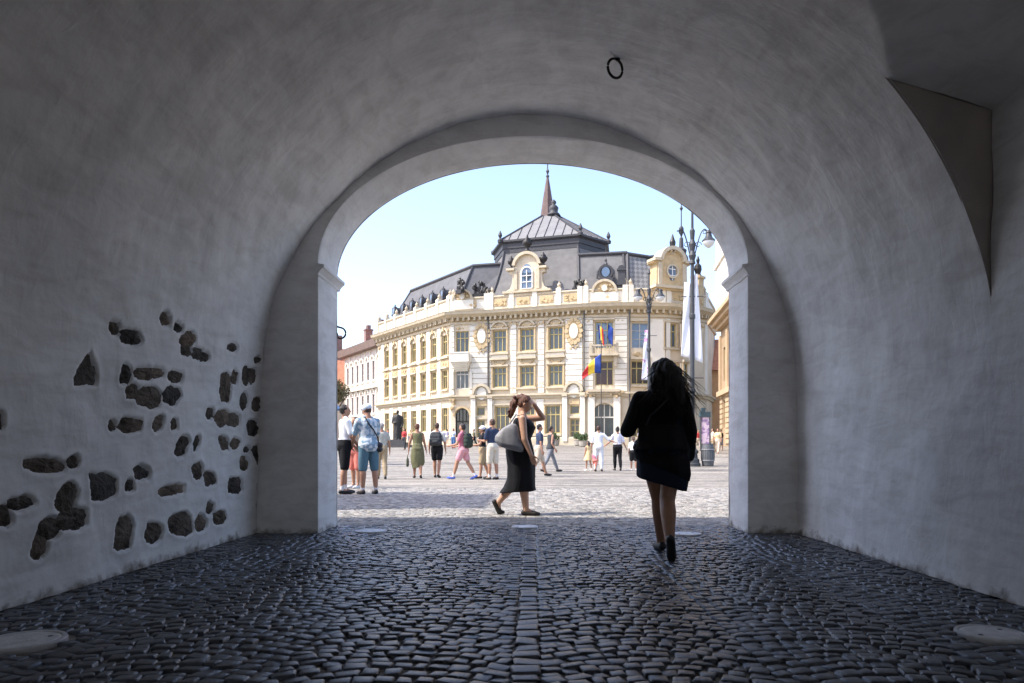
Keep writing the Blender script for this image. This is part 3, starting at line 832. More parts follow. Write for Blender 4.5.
# --- centre: three bays
cw=[upx(Cf,p) for p in (499.8,527.3,555.8)]; holes=[]
for i,u in enumerate(cw):
    for (a,c),w in zip(((8.0,10.3),(12.1,14.6)),(1.62,1.62)):
        holes.append((u-w/2,u+w/2,a,c)); window(Cf,u,a,w,c-a)
        bo.fbox(Cf,u-w/2-.22,u-w/2-.04,a-.1,c+.1,.01,.17); bo.fbox(Cf,u+w/2+.04,u+w/2+.22,a-.1,c+.1,.01,.17)
        bt.fbox(Cf,u-w/2-.35,u+w/2+.35,a-.32,a-.10,.0,.32)
        bt.fbox(Cf,u-w/2-.3,u+w/2+.3,c+.10,c+.28,.0,.26)
        swag(bo,Cf,u,c+.62,1.4)
    bt.fbox(Cf,u-1.15,u+1.15,11.15,11.4,.0,.42); arc(Cf,bt,u,14.55,.95,1.15,.0,.3,25,155,8)
    bwh.fbox(Cf,u-1.0,u+1.0,11.42,11.74,.0,.1)
gw=[upx(Cf,p) for p in (502.5,527.5,552.8)]
for i,u in enumerate(gw):
    w=1.75; holes.append((u-w/2,u+w/2,2.6,5.75)); window(Cf,u,2.6,w,3.15,style=0)
    bo.fbox(Cf,u-w/2-.16,u-w/2-.02,2.5,5.9,.01,.12); bo.fbox(Cf,u+w/2+.02,u+w/2+.16,2.5,5.9,.01,.12); bt.fbox(Cf,u-w/2-.25,u+w/2+.25,5.9,6.08,.0,.2)
    bt.fbox(Cf,u-w/2-.2,u+w/2+.2,2.3,2.55,.0,.25)
un=upx(Cf,574.7)
holes+= [(un-.55,un+.55,2.0,4.2),(un-.55,un+.55,4.75,5.7)]
window(Cf,un,2.0,1.1,2.2,style=1); window(Cf,un,4.75,1.1,.95,style=3)
wallholes(bw,Cf,0,Cf.L,Z0,16.6,holes)
for px0,px1,ga,gb in ((490.2,491.6,7.2,15.4),(511,516.6,7.2,15.4),(538.5,544.3,7.2,15.4),(566,582.5,7.2,15.4)):
    rustic(bwh,Cf,max(.03,upx(Cf,px0)),upx(Cf,px1),ga,gb)
for px0,px1 in ((491,494.2),(511.5,518.5),(536.5,544),(562.5,567)):
    bwh.fbox(Cf,upx(Cf,px0),upx(Cf,px1),Z0+1.0,6.5,.0,.14)
for p in (514,541.3): # capitals / console ornaments
    u=upx(Cf,p); floral(bo,Cf,u,7.9,.9,.9,int(p)); floral(bo,Cf,u,15.2,.9,.5,int(p)+1,.28)
for p in (482.3,574.4):
    f_=Bf if p<489 else Cf; u=upx(f_,p)
    disc(f_,bo,u,14.0,.85,1.35,.14,.26,18); disc(f_,bwh,u,14.0,.5,.85,.2,.38,18)
    for k in range(14):
        a=2*math.pi*k/14; disc(f_,bo,u+.85*math.cos(a),14.0+1.3*math.sin(a),.24,.24,.16,.36,7)
    floral(bo,f_,u,12.4,.9,.7,3,.34)
    # round headed aedicule over the ground floor
    arc(f_,bt,u,7.3,.85,1.15,.0,.55,0,180,14); disc(f_,bwh,u,7.3,.55,.75,.05,.3,14)
    bt.fbox(f_,u-1.35,u-.72,6.75,7.15,.0,.55); bt.fbox(f_,u+.72,u+1.35,6.75,7.15,.0,.55)
    for sd in (-1,1): bwh.fbox(f_,u+sd*1.02-.27,u+sd*1.02+.27,Z0+.6,6.7,.0,.40)
    bo.fbox(f_,u-.62,u+.62,5.85,6.4,.01,.2); bt.fbox(f_,u-.8,u+.8,4.3,4.5,.0,.2)
# --- corner bay left of centre (B): oriel, balcony, arched door
uo=upx(Bf,462.3); un=upx(Bf,480.8)
holes=[(uo-.8,uo+.8,12.1,14.7),(uo-.8,uo+.8,7.9,10.4),(uo-.85,uo+.85,1.6,5.6),(un-.5,un+.5,4.75,5.7),(un-.5,un+.5,2.0,4.2)]
window(Bf,uo,12.1,1.6,2.6); window(Bf,uo,7.9,1.6,2.5,fm=mat('pale_frame',(.55,.52,.45),.7)); window(Bf,un,4.75,1.0,.95,style=3); window(Bf,un,2.0,1.0,2.2,style=1)
s=window(Bf,uo,1.6,1.7,4.0,fm=iron,arched=True,style=2); extra.append(s)
wallholes(bw,Bf,0,Bf.L,Z0,16.6,holes)
arc(Bf,bo,uo,4.75,.9,1.12,.0,.2)
rustic(bwh,Bf,.02,.42,7.2,15.4); rustic(bwh,Bf,upx(Bf,470),upx(Bf,489),7.2,15.4)
floral(bo,Bf,.25,6.2,.5,1.4,2,.4)
balc=MB()
balc.fbox(Bf,uo-1.2,uo+1.2,10.95,11.2,0,1.35)
for k in range(5): balc.fbox(Bf,uo-1.05+.08*k,uo+1.05-.08*k,10.75-.2*k,10.95-.2*k,0,1.15-.22*k)
balc.fbox(Bf,uo-1.15,uo+1.15,11.2,11.95,1.05,1.28); balc.fbox(Bf,uo-1.2,uo+1.2,11.95,12.1,1.0,1.34)
for sd in (-1,1): balc.fbox(Bf,uo+sd*1.07-.1,uo+sd*1.07+.1,11.2,11.95,0,1.04)
for sd in (-1,1): balc.prism([(uo+sd*1.0,10.0),(uo+sd*1.25,10.0),(uo+sd*1.25,7.9),(uo+sd*1.0,7.9)],Bf,0,.3)
balc.build('balcony',white,hall)
# --- bay D with the state flags
ud=upx(Df,604.2); holes=[(ud-1.0,ud+1.0,12.0,15.0),(ud-1.0,ud+1.0,7.9,10.6),(ud-1.25,ud+1.25,1.9,5.9)]
window(Df,ud,12.0,2.0,3.0,gm=glassb); window(Df,ud,7.9,2.0,2.7,gm=mat('dark_red_glass',(.05,.02,.02),.15,.3,1))
s=window(Df,ud,1.9,2.5,4.0,fm=white,arched=True,style=2); extra.append(s)
wallholes(bw,Df,0,Df.L,Z0,16.6,holes)
arc(Df,bt,ud,4.65,1.28,1.65,.0,.35,0,180,16); floral(bo,Df,ud,6.8,.7,.7,9,.4)
rustic(bwh,Df,.05,upx(Df,593),7.2,15.4); rustic(bwh,Df,upx(Df,615),Df.L-.1,7.2,15.4)
for px in (591.5,617): bwh.fbox(Df,upx(Df,px)-.38,upx(Df,px)+.38,Z0+.4,6.6,0,.42); floral(bo,Df,upx(Df,px),6.9,1.3,.6,int(px),.6)
bt.fbox(Df,upx(Df,588),upx(Df,620),7.15,7.45,0,.75)
balc=MB(); balc.fbox(Df,ud-1.6,ud+1.6,11.1,11.35,0,1.1); 
for sd in (-1,1):
    balc.prism([(ud+sd*1.25-.2,11.1),(ud+sd*1.25+.2,11.1),(ud+sd*1.25+.15,9.9),(ud+sd*1.25-.15,9.9)],Df,0,.7)
    balc.fbox(Df,ud+sd*1.45-.15,ud+sd*1.45+.15,11.35,12.5,.75,1.05)
for k in range(9): balc.fbox(Df,ud-1.2+.3*k-.06,ud-1.2+.3*k+.06,11.35,12.15,.84,.98)
balc.fbox(Df,ud-1.3,ud+1.3,12.15,12.32,.78,1.04); balc.build('balcony',trimm,hall)
# --- E and the rounded corner
ue=upx(Ef,640); holes=[(ue-1.0,ue+1.0,8.0,10.6),(ue-.95,ue+.95,12.0,14.8),(ue-1,ue+1,2.2,5.6)]
window(Ef,ue,8.0,2.0,2.6); window(Ef,ue,12.0,1.9,2.8,gm=glassb,fm=mat('grey_frame',(.4,.4,.38),.6),style=1); window(Ef,ue,2.2,2.0,3.4)
wallholes(bw,Ef,0,Ef.L,Z0,16.6,holes); rustic(bwh,Ef,upx(Ef,649.5),Ef.L-.1,7.2,15.2,pit=8.2)
for ff,px in ((Gf,670.5),(Hf,686.5)):
    u=upx(ff,px); hs=[(u-.75,u+.75,a,c) for a,c in ((2.4,5.7),(8.0,10.4),(12.2,14.8))]
    for h in hs: window(ff,u,h[2],1.5,h[3]-h[2],gm=glassb if h[2]>12 else glass)
    wallholes(bw,ff,0,ff.L,Z0,16.6,hs)
    for h in hs: bt.fbox(ff,u-1.0,u+1.0,h[3]+.12,h[3]+.35,0,.28); bt.fbox(ff,u-1,u+1,h[2]-.3,h[2]-.08,0,.28); bo.fbox(ff,u-.95,u-.8,h[2],h[3],.01,.16); bo.fbox(ff,u+.8,u+.95,h[2],h[3],.01,.16)
    for sd in (.2,ff.L-.2): bwh.fbox(ff,max(.05,sd-.35),min(ff.L-.05,sd+.35),7.2,15.3,0,.18)
wallholes(bw,If,0,If.L,Z0,16.6,[])
for u_,z_ in ((ue,14.9),(ue,10.7),(ud,15.1)):
    f_=Ef if u_==ue else Df; bt.fbox(f_,u_-1.2,u_+1.2,z_+.05,z_+.28,0,.3)
u_=ue; bo.fbox(Ef,ue-1.2,ue-1.02,8,10.6,.01,.16); bo.fbox(Ef,ue+1.02,ue+1.2,8,10.6,.01,.16); floral(bo,Ef,ue,11.3,1.6,.3,4)
bt.fbox(Ef,ue-1.2,ue+1.2,7.7,7.95,0,.3)
# --- bands and main cornice swept round the whole front
sweep(bt,POLYL,[(-.1,6.62),(.22,6.62),(.30,6.85),(.52,6.95),(.52,7.12),(-.1,7.2)])
sweep(bt,POLYL,[(-.1,Z0-.3),(.30,Z0-.3),(.30,2.05),(.18,2.2),(-.1,2.2)])
sweep(bt,POLYL,[(-.1,15.45),(.18,15.45),(.25,15.7),(-.1,15.7)])
sweep(bt,POLYL,[(-.1,16.2),(.42,16.2),(.95,16.5),(1.05,16.5),(1.12,16.72),(1.2,16.86),(-.1,16.95)])
sweep(bo,POLYL,[(-.05,15.72),(.10,15.72),(.10,16.18),(-.05,16.18)])
for f_ in (A,Bf,Cf,Df,Ef,Gf,Hf):
    n=int(f_.L/.62)
    for k in range(n):
        u=(k+.5)*f_.L/n; bt.prism([(u-.12,16.48),(u+.12,16.48),(u+.12,15.85),(u-.12,15.85)],f_,.05,.62 if k%2 else .5)
    for k in range(int(f_.L/1.6)): floral(bo,f_,(k+.5)*f_.L/int(f_.L/1.6),15.0,.8,.2,k,.16)
# --- parapet
sweep(bwh,POLYL,[(-.45,16.95),(.10,16.95),(.10,18.35),(-.45,18.35)])
sweep(bt,POLYL,[(-.5,18.36),(.2,18.36),(.28,18.5),(.2,18.62),(-.5,18.62)])
sweep(bt,POLYL,[(-.5,16.96),(.24,16.96),(.24,17.2),(.11,17.3),(-.5,17.3)])
pd=MB()
for f_ in (A,Bf,Cf,Df,Ef,Gf,Hf):
    n=max(1,int(f_.L/2.7))
    for k in range(n+1):
        u=min(max(.3,k*f_.L/n),f_.L-.3); bwh.fbox(f_,u-.28,u+.28,17.0,18.95,-.45,.30)
        pd=MB(); pd.fbox(f_,u-.2,u+.2,18.95,19.12,-.3,.15)
        x,y,z=f_(u,0,-.08); pd.lathe(x,y,[(.12,19.1),(.22,19.3),(.2,19.45),(.07,19.6),(.05,19.75)],8); pd.build('parapet_finial',trimm,hall)
    for k in range(n):
        u=(k+.5)*f_.L/n
        if f_ is not A: bo.fbox(f_,u-.8,u+.8,17.4,18.25,.105,.2); floral(bo,f_,u,17.8,1.3,.5,k+5,.34)
def round_ped(f_,u,z,r,sd=0):
    arc(f_,bt,u,z,r*.82,r,-.3,.42,0,180,12); disc(f_,bo,u,z+.1,r*.8,r*.8,-.3,.18,16); floral(bo,f_,u,z+r*.35,r*.9,r*.5,sd,.45); disc(f_,bwh,u,z+r*.3,.3,.36,.2,.5,10)
    bwh.fbox(f_,u-r*1.05,u+r*1.05,17.2,z,.11,.36)
round_ped(Bf,upx(Bf,463),18.3,1.3,3); round_ped(Df,upx(Df,604.5),18.2,1.45,5)
# --- centre gable
ug=upx(Cf,527.3); gb=MB()
pr=[(-2.75,18.4),(-2.7,19.0),(-2.1,19.3),(-1.85,19.9),(-1.75,20.9),(-2.15,21.0),(-2.15,21.3),(-1.6,21.5)]
pr+=[(1.35*math.cos(a),21.75+1.45*math.sin(a)) for a in np.linspace(math.pi*.96,math.pi*.04,14)]
pr+=[(-x,z) for x,z in reversed(pr[:8])]
gb.prism([(ug+x,z) for x,z in pr],Cf,-.6,.12); gb.build('gable',stucco,hall)
gb=MB(); arc(Cf,gb,ug,21.65,1.42,1.75,-.5,.5,8,172,16)
for sd in (-1,1):
    gb.fbox(Cf,ug+sd*1.95-.5,ug+sd*1.95+.5,21.35,21.6,-.5,.5); gb.fbox(Cf,ug+sd*1.35-.2,ug+sd*1.35+.2,19.1,21.3,.12,.3)
gb.fbox(Cf,ug-2.9,ug+2.9,18.75,19.0,-.3,.42); gb.build('gable_moulding',trimm,hall)
gb=MB(); disc(Cf,gb,ug,21.0,.62,1.0,.13,.16,18); gb.fbox(Cf,ug-.62,ug+.62,19.2,21.0,.13,.16); gb.build('gable_window',glassb,hall)
gb=MB(); arc(Cf,gb,ug,21.0,.58,.74,.12,.28,0,180,12)
for x in (-.66,0,.66): gb.fbox(Cf,ug+x-.05,ug+x+.05,19.2,21.3 if x==0 else 21.0,.17,.26)
for z in (19.15,19.9,20.6): gb.fbox(Cf,ug-.66,ug+.66,z,z+.08,.165,.25)
gb.build('gable_window_frame',wframe_w,hall)
def urn(f_,u,z,d,h=1.3,m=bronze,nm='roof_urn'):
    b=MB(); x,y,_=f_(u,0,d); s=h/1.3
    b.lathe(x,y,[(.26*s,z),(.26*s,z+.12*s),(.12*s,z+.2*s),(.12*s,z+.34*s),(.34*s,z+.55*s),(.40*s,z+.8*s),(.22*s,z+.95*s),(.26*s,z+1.02*s),(.1*s,z+1.12*s),(.06*s,z+1.3*s)],10)
    b.build(nm,m,hall,smooth=True)
urn(Cf,ug-1.95,21.6,0,1.5); urn(Cf,ug+1.95,21.6,0,1.6); urn(Cf,ug,23.4,0,1.9)
# --- mansard roofs: quads from foot line to ridge line
def slope(b,a,c,ai,ci,th=.15):
    b.add([a,c,ci,ai],[(0,1,2,3)])
def rp(px,py,Y): return unproj(px,py,Y)
ZR=23.0
def roofseg(name,foot,ridge,m,back=None):
    b=MB(); n=len(foot); vs=list(foot)+list(ridge); bk=back or [(x+1.5,y+8,ZR-.3) for x,y,z in ridge]; vs+=bk; bt2=[(x+1.5,y+8,17) for x,y,z in ridge]; vs+=bt2
    fs=[]
    for i in range(n-1):
        fs+=[(i,i+1,n+i+1,n+i),(n+i,n+i+1,2*n+i+1,2*n+i),(2*n+i,2*n+i+1,3*n+i+1,3*n+i)]
    fs+=[(0,n,2*n,3*n),(n-1,2*n-1,3*n-1,4*n-1)]
    b.add(vs,fs); return b.build(name,m,hall)
def inpl(f_,u,z,d): return f_(u,z,d)
footA=[A(.5,17.0,-.7),A(A.L-.2,17.0,-.7),Bf(Bf.L-.3,17.0,-.8)]; ridgeA=[A(3.6,ZR,-3.4),A(A.L-.6,ZR,-3.4),Cf(1.0,ZR+.3,-4.0)]
roofseg('mansard_roof',footA,ridgeA,slateL)
footD=[Df(-.5,17,-.7),Df(Df.L,17,-.8)]; ridgeD=[Df(-.8,ZR+.2,-2.9),Df(Df.L-.1,ZR+.25,-2.9)]
roofseg('mansard_roof',footD,ridgeD,slate)
def tile_mat():
    m=mat('diamond_slate_tiles',(.2,.2,.21),.7,.1,2); nt=m.node_tree; b=nt.nodes['Principled BSDF']
    geo=nt.nodes.new('ShaderNodeNewGeometry'); mp=nt.nodes.new('ShaderNodeMapping'); mp.inputs['Rotation'].default_value=(0,R(45),0); mp.inputs['Scale'].default_value=(1,0,1)
    ck=nt.nodes.new('ShaderNodeTexChecker'); ck.inputs['Scale'].default_value=2.6; ck.inputs['Color1'].default_value=(.27,.27,.265,1); ck.inputs['Color2'].default_value=(.165,.165,.165,1)
    nt.links.new(geo.outputs['Position'],mp.inputs[0]); nt.links.new(mp.outputs[0],ck.inputs[0]); nt.links.new(ck.outputs[0],b.inputs['Base Color']); return m
tiles=tile_mat()
footE=[Ef(.05,17,-.8),Ef(Ef.L,17,-.9),Gf(Gf.L,17,-1.0),Hf(Hf.L,17,-1)]; ridgeE=[Ef(.1,ZR+.2,-2.9),Ef(Ef.L-.5,ZR-.1,-3.4),Gf(Gf.L-1.2,ZR-1.6,-4.2),Hf(.8,ZR-2.6,-4.5)]
roofseg('mansard_roof',footE,ridgeE,tiles)
for rl in (ridgeA,ridgeD,ridgeE):
    b=MB(); b.tube([ (x,y,z+.05) for x,y,z in rl],.24,6); b.build('roof_ridge',slate2,hall)
def edge(a,c,r=.13):
    b=MB(); b.tube([a,c],r,5); b.build('roof_flashing',slate2,hall)
edge(footA[0],ridgeA[0],.16); edge(A(A.L-.2,17.1,-.62),A(A.L-.6,ZR,-3.35)); edge(footD[0],ridgeD[0],.2); edge(footD[1],ridgeD[1],.2); edge(footE[0],ridgeE[0],.15)
# oval dormers on the left wing roof
for k,px in enumerate((397.8,406.3,415.2,424.9,435.3,446.2)):
    u=upx(A,px,-1.9); b=MB(); z=20.2
    disc(A,b,u,z,.34,.52,-2.4,-1.30,14); b.fbox(A,u-.38,u+.38,z-.75,z-.45,-2.0,-1.2)
    x,y,_=A(u,0,-1.5); b.lathe(x,y,[(.22,z+.45),(.26,z+.58),(.08,z+.7),(.11,z+.82),(.02,z+.95)],8)
    for sd in (-1,1): b.tube([A(u+sd*.34,z+.5,-1.3),A(u+sd*.46,z+.2,-1.25),A(u+sd*.34,z-.3,-1.2),A(u+sd*.44,z-.7,-1.15)],.06,5)
    o=b.build('dormer',mat('dormer_lead',(.085,.085,.09),.6,.2,4),hall)
    b=MB(); disc(A,b,u-.0,z,.22,.36,-1.35,-1.27,12); b.build('pane',glassb,o)
def cluster(f_,u,z,d,w,h,seed,m=bronze,name='roof_sculpture'):
    r=random.Random(seed); b=MB(); b.fbox(f_,u-w*.45,u+w*.45,z,z+.35*h*.6,d-.25,d+.25)
    for k in range(13):
        t=r.uniform(-.45,.45); hh=r.uniform(.25,.95)*(1-.7*abs(t)); p=f_(u+t*w,z+h*hh,d+r.uniform(-.2,.2)); b.ell(p,(r.uniform(.12,.24),)*2+(r.uniform(.15,.34),),None,8,5)
    for k in range(3):
        t=(k-1)*.3; b.cap(f_(u+t*w,z+.2*h,d),.2,f_(u+t*w+r.uniform(-.1,.1),z+h*.8,d),.11,8); b.ell(f_(u+t*w,z+h*(.9 if k==1 else .78),d),(.14,.14,.17),None,8,5)
    return b.build(name,m,hall)
cluster(Bf,upx(Bf,479),18.6,-.1,1.6,2.0,3); cluster(Bf,upx(Bf,486.5),18.6,-.1,1.1,1.2,4); cluster(A,upx(A,458.5),18.9,-.2,1.4,1.9,5)
cluster(Cf,upx(Cf,579),18.6,-.1,1.7,1.3,6)
for px,sz in ((605.5,1.0),):
    u=upx(Df,px); b=MB(); disc(Df,b,u,20.6,.62,.75,-2.2,-.5,16); arc(Df,b,u,20.6,.6,.85,-.9,-.35,0,360,16); b.fbox(Df,u-.8,u+.8,19.5,19.95,-2,-.3)
    for sd in (-1,1): b.tube([Df(u+sd*.5,21.2,-.5),Df(u+sd*.9,20.7,-.45),Df(u+sd*.95,19.9,-.4)],.13,6)
    x,y,_=Df(u,0,-.7); b.lathe(x,y,[(.22,21.3),(.28,21.5),(.1,21.8),(.15,22.0),(.02,22.3)],8); o=b.build('dormer',slate2,hall)
    b=MB(); disc(Df,b,u,20.6,.46,.56,-.5,-.34,14); b.build('pane',glassb,o)
b=MB(); u=upx(Df,621.5); b.fbox(Df,u-.5,u+.5,19.0,19.5,-.4,.2); b.fbox(Df,u-.38,u+.38,19.5,20.6,-.3,.1); b.fbox(Df,u-.5,u+.5,20.6,20.8,-.4,.2); arc(Df,b,u,20.8,.0,.4,-.3,.1,0,180,8); b.build('roof_pedestal',slate2,hall)
# --- square pavilion roof
eave=[(-3.65,86.8),(5.37,84.0),(8.8,87.2),(9.6,93.5),(-1.0,97.0),(-5.0,92.0)]
cxp=sum(p[0] for p in eave)/6; cyp=sum(p[1] for p in eave)/6
def ring(sc,z,sh=(0,0)): return [(cxp+(x-cxp)*sc+sh[0],cyp+(y-cyp)*sc+sh[1],z) for x,y in eave]
base=[(-5.5,84.9),(6.3,81.2),(10.2,84.8),(11.5,94),(-1,99),(-7,93)]
b=MB(); top=ring(.97,24.5)
def mix(t): return [(base[i][0]+(top[i][0]-base[i][0])*t,base[i][1]+(top[i][1]-base[i][1])*t) for i in range(6)]
prof=[(0,16.9),(.30,18.9),(.58,20.6),(.80,22.3),(.93,23.6),(1.0,24.6)]
b.loft([[(x,y,z) for x,y in mix(t)] for t,z in prof]); b.build('pavilion_roof',slate,hall)
for i in (0,1,2):
    b=MB(); b.tube([(mix(t)[i][0],mix(t)[i][1],z) for t,z in prof],.17,6); b.build('roof_flashing',slate2,hall)
b=MB(); b.loft([ring(.985,24.4),ring(.985,24.9),ring(1.0,24.95),ring(1.0,25.5),ring(1.05,25.7),ring(1.05,25.9)]); b.build('pavilion_cornice',slate2,hall)
b=MB()
apx=[(1.2,90.4),(2.6,90.0),(3.2,90.6),(3.2,91.4),(1.8,91.8),(1.1,91.2)]
b.loft([ring(1.05,25.92),[( (ring(1.05,0)[i][0]*.5+apx[i][0]*.5),(ring(1.05,0)[i][1]*.5+apx[i][1]*.5),28.0) for i in range(6)],[(x,y,30.1) for x,y in apx]]); b.build('pyramid_roof',zinc,hall)
b=MB(); e=ring(1.05,25.95)
for i in range(6): b.tube([e[i],(apx[i][0],apx[i][1],30.13)],.13,5)
for i in (0,1,2):
    n=(9,5,6)[i]
    for k in range(1,n):
        t=k/n; el=math.dist(e[i][:2],e[(i+1)%6][:2]); r_=math.dist(apx[i],apx[(i+1)%6])/el; tl,tr=.5-r_/2,.5+r_/2
        sx_=1 if tl<=t<=tr else (t/tl if t<tl else (1-t)/(1-tr))
        p=Vector([e[i][j]*(1-t)+e[(i+1)%6][j]*t for j in range(3)])
        D_=Vector([(apx[i][j]+apx[(i+1)%6][j])/2-(e[i][j]+e[(i+1)%6][j])/2 for j in (0,1)]+[30.13-25.95]); b.tube([p,p+D_*sx_],.06,4)
b.build('roof_seam',slate2,hall)
b=MB()
for i in (0,1,2):
    x,y,z=e[i]; b.lathe(x,y,[(.3,z-.3),(.34,z),(.12,z+.25),(.26,z+.55),(.2,z+.8),(.04,z+1.15)],8)
b.build('roof_finial',slate2,hall)
b=MB(); b.lathe(2.6,90.4,[(.9,30.1),(.75,30.35),(.5,30.5),(.55,30.8),(.62,31.1),(.42,31.35),(.2,31.5),(.34,31.7),(.3,31.9),(.05,32.15)],12); b.build('crowning_urn',slate2,hall,smooth=True)
# --- corner gable with the oval window
uc=upx(Gf,669.5); gb=MB()
pr=[(-2.1,18.4),(-2.0,19.5),(-1.95,21.2),(-2.35,21.35),(-2.35,21.65),(-1.6,21.8)]+[(1.35*math.cos(a),21.6+1.5*math.sin(a)) for a in np.linspace(math.pi*.94,math.pi*.06,14)]
pr+=[(-x,z) for x,z in reversed(pr[:6])]
gb.prism([(uc+x,z) for x,z in pr],Gf,-.9,.5); gb.build('gable',ochre,hall)
gb=MB(); arc(Gf,gb,uc,21.5,1.35,1.75,-.8,.95,6,174,16)
for sd in (-1,1): gb.fbox(Gf,uc+sd*2.0-.45,uc+sd*2.0+.45,21.5,21.8,-.8,.95); gb.fbox(Gf,uc+sd*1.6-.25,uc+sd*1.6+.25,18.9,21.4,.5,.68)
gb.fbox(Gf,uc-2.3,uc+2.3,18.6,18.9,-.5,.85)
arc(Gf,gb,uc,20.5,.62,.80,.5,.72,0,360,18)
floral(gb,Gf,uc,22.6,.8,.4,2,.8); gb.build('gable_moulding',trimm,hall)
gb=MB(); disc(Gf,gb,uc,20.4,.48,.95,.51,.56,18); o=gb.build('gable_window',glassb,hall)
gb=MB(); gb.fbox(Gf,uc-.04,uc+.04,19.5,21.3,.56,.62); gb.fbox(Gf,uc-.45,uc+.45,20.0,20.08,.57,.62); gb.fbox(Gf,uc-.45,uc+.45,20.7,20.78,.57,.62); arc(Gf,gb,uc,20.4,.0,.0,.5,.5,0,10,1) if False else None; gb.build('gable_window_frame',wframe_w,hall)
# dome behind, with finials
x,y,_=Gf(uc+.9,0,-4.6); b=MB(); b.lathe(x,y,[(1.9,20.5),(2.0,22.2),(1.7,22.9),(1.1,23.4),(.4,23.6),(.1,23.65)],20); b.build('corner_dome',slate2,hall,smooth=True)
X,Yy,_=rp(681.3,200,84); b=MB(); b.lathe(X,Yy,[(.9,22.4),(.8,23.2),(.55,23.6),(.65,24.0),(.28,24.3),(.22,25.4),(.08,25.6),(.3,26.2),(.28,26.6),(.07,26.9),(.06,28.6),(.2,28.9),(.05,29.2),(.05,31)],10)
for k in range(4): b.tube([(X,Yy,29.6+.3*k),(X+.5-.1*k,Yy,29.9+.3*k),(X+.3,Yy,30.1+.3*k)],.05,4); b.tube([(X,Yy,29.6+.3*k),(X-.5+.1*k,Yy,29.9+.3*k),(X-.3,Yy,30.1+.3*k)],.05,4)
b.build('roof_finial',slate2,hall)
X,Yy,_=rp(672.6,250,82); urn_b=MB(); urn_b.lathe(X,Yy,[(.35,22.5),(.4,23.4),(.15,23.6),(.3,23.9),(.36,24.4),(.2,24.8),(.05,25.3)],10); urn_b.build('roof_urn',bronze,hall)
x,y,_=Ef(Ef.L-.6,0,-.3); b=MB(); b.fbox(Ef,Ef.L-1.1,Ef.L-.4,19,19.6,-.5,.1); b.build('roof_pedestal',slate2,hall)
cluster(Ef,Ef.L-.7,19.6,-.5,.9,2.6,8)
# right end pinnacle
u=upx(Hf,699.5); x,y,_=Hf(u,0,-.2); b=MB(); b.fbox(Hf,u-.55,u+.55,17,20.4,-.7,.25); b.fbox(Hf,u-.7,u+.7,20.4,20.7,-.8,.4); b.build('pinnacle',ochre,hall)
b=MB(); b.lathe(x,y,[(.5,20.7),(.3,21.0),(.45,21.5),(.4,21.9),(.15,22.2),(.22,22.6),(.03,23.1)],10); b.build('roof_urn',bronze,hall)
# drain pipes
for f_,px in ((Bf,489.0),(Df,583.6),(Ef,628.4)):
    u=min(max(upx(f_,px),.12),f_.L-.1) ; b=MB(); b.tube([f_(u,16.2,.3),f_(u,1.3,.3)],.085,6); b.build('drain_pipe',mat('grey_downpipe',(.09,.09,.09),.6),hall)
for s in extra:
    if s: bw.v  # arches are added to the wall mesh
for s in extra:
    o0=len(bw.v); bw.v+=s.v; bw.f+=[tuple(i+o0 for i in f) for f in s.f]
# solid core behind the fronts keeps daylight out
b=MB(); core=offs(POLYL,-.42); bk=[(20,104),(-18,112)]
pl=[(p.x,p.y) for p in core]+bk
b.add([(x,y,Z0-.2) for x,y in pl]+[(x,y,16.9) for x,y in pl],[tuple(range(len(pl))),tuple(range(len(pl),2*len(pl)))]+[(i,(i+1)%len(pl),len(pl)+(i+1)%len(pl),len(pl)+i) for i in range(len(pl))]); b.build('core_wall',mat('inner_dark',(.12,.1,.08),.9),hall)
bw.build('facade_wall',stucco,hall,fix=False); bt.build('stone_trim',trimm,hall); bo.build('relief_ornament',ochre,hall); bwh.build('white_masonry',white,hall); 

# spire behind
sx,sy,_=rp(547.6,200,112)
spi=thing('church_spire','slender reddish pointed spire rising behind the pyramid roof','spire',(sx,sy,1.28))
b=MB(); b.box(sx-1.6,sx+1.6,sy-1.6,sy+1.6,1.0,33.5); b.build('tower',white,spi)
b=MB(); b.lathe(sx,sy,[(1.9,33.4),(1.55,34.2),(1.15,36.8),(.75,39.5),(.35,42.0),(.12,43.3)],8); b.build('roof',copper,spi)
b=MB(); b.lathe(sx,sy,[(.25,43.1),(.25,43.3),(.09,43.5),(.26,44),(.09,44.4),(.06,47),(.14,47.2),(.03,48)],8); b.build('finial',slate2,spi)

# ------------------------------------------------------------------ house at the left end of the town hall
N=frame((-31.0,119.0),(-21.9,104.5))
h2=thing('town_house','pale two-tone town house with heavy brown eaves left of the town hall','house',(-26,112,1.28))
pale=mat('pale_pink_stucco',(.68,.60,.54),.85,.06,1,.2,9); browne=mat('brown_eave',(.20,.145,.12),.85,.15,2); rooft=mat('old_red_tiles',(.50,.22,.14),.9,.25,2.5,.3,10)
bw=MB(); bt=MB(); holes=[]
wu=[N.L*(k+.5)/7 for k in range(7)]
for u in wu:
    for a,c in ((2.2,4.6),(6.2,9.0),(11.2,14.0)): holes.append((u-.5,u+.5,a,c)); window(N,u,a,1.0,c-a,fm=mat('grey_brown_frame',(.25,.22,.2),.7),style=1,parent=h2)
wallholes(bw,N,0,N.L,.9,16.0,holes,.3)
for u in wu:
    for a,c in ((6.2,9.0),(11.2,14.0)): arc(N,bt,u,c+.15,.55,.8,0,.25,10,170,8); bt.fbox(N,u-.75,u+.75,a-.3,a-.1,0,.25); 
for u in [N.L*k/7 for k in range(8)]: bt.fbox(N,max(0,u-.2),min(N.L,u+.2),5.6,15.6,0,.12)
bt.fbox(N,0,N.L,9.9,10.35,0,.55); bt.fbox(N,0,N.L,5.2,5.5,0,.4)
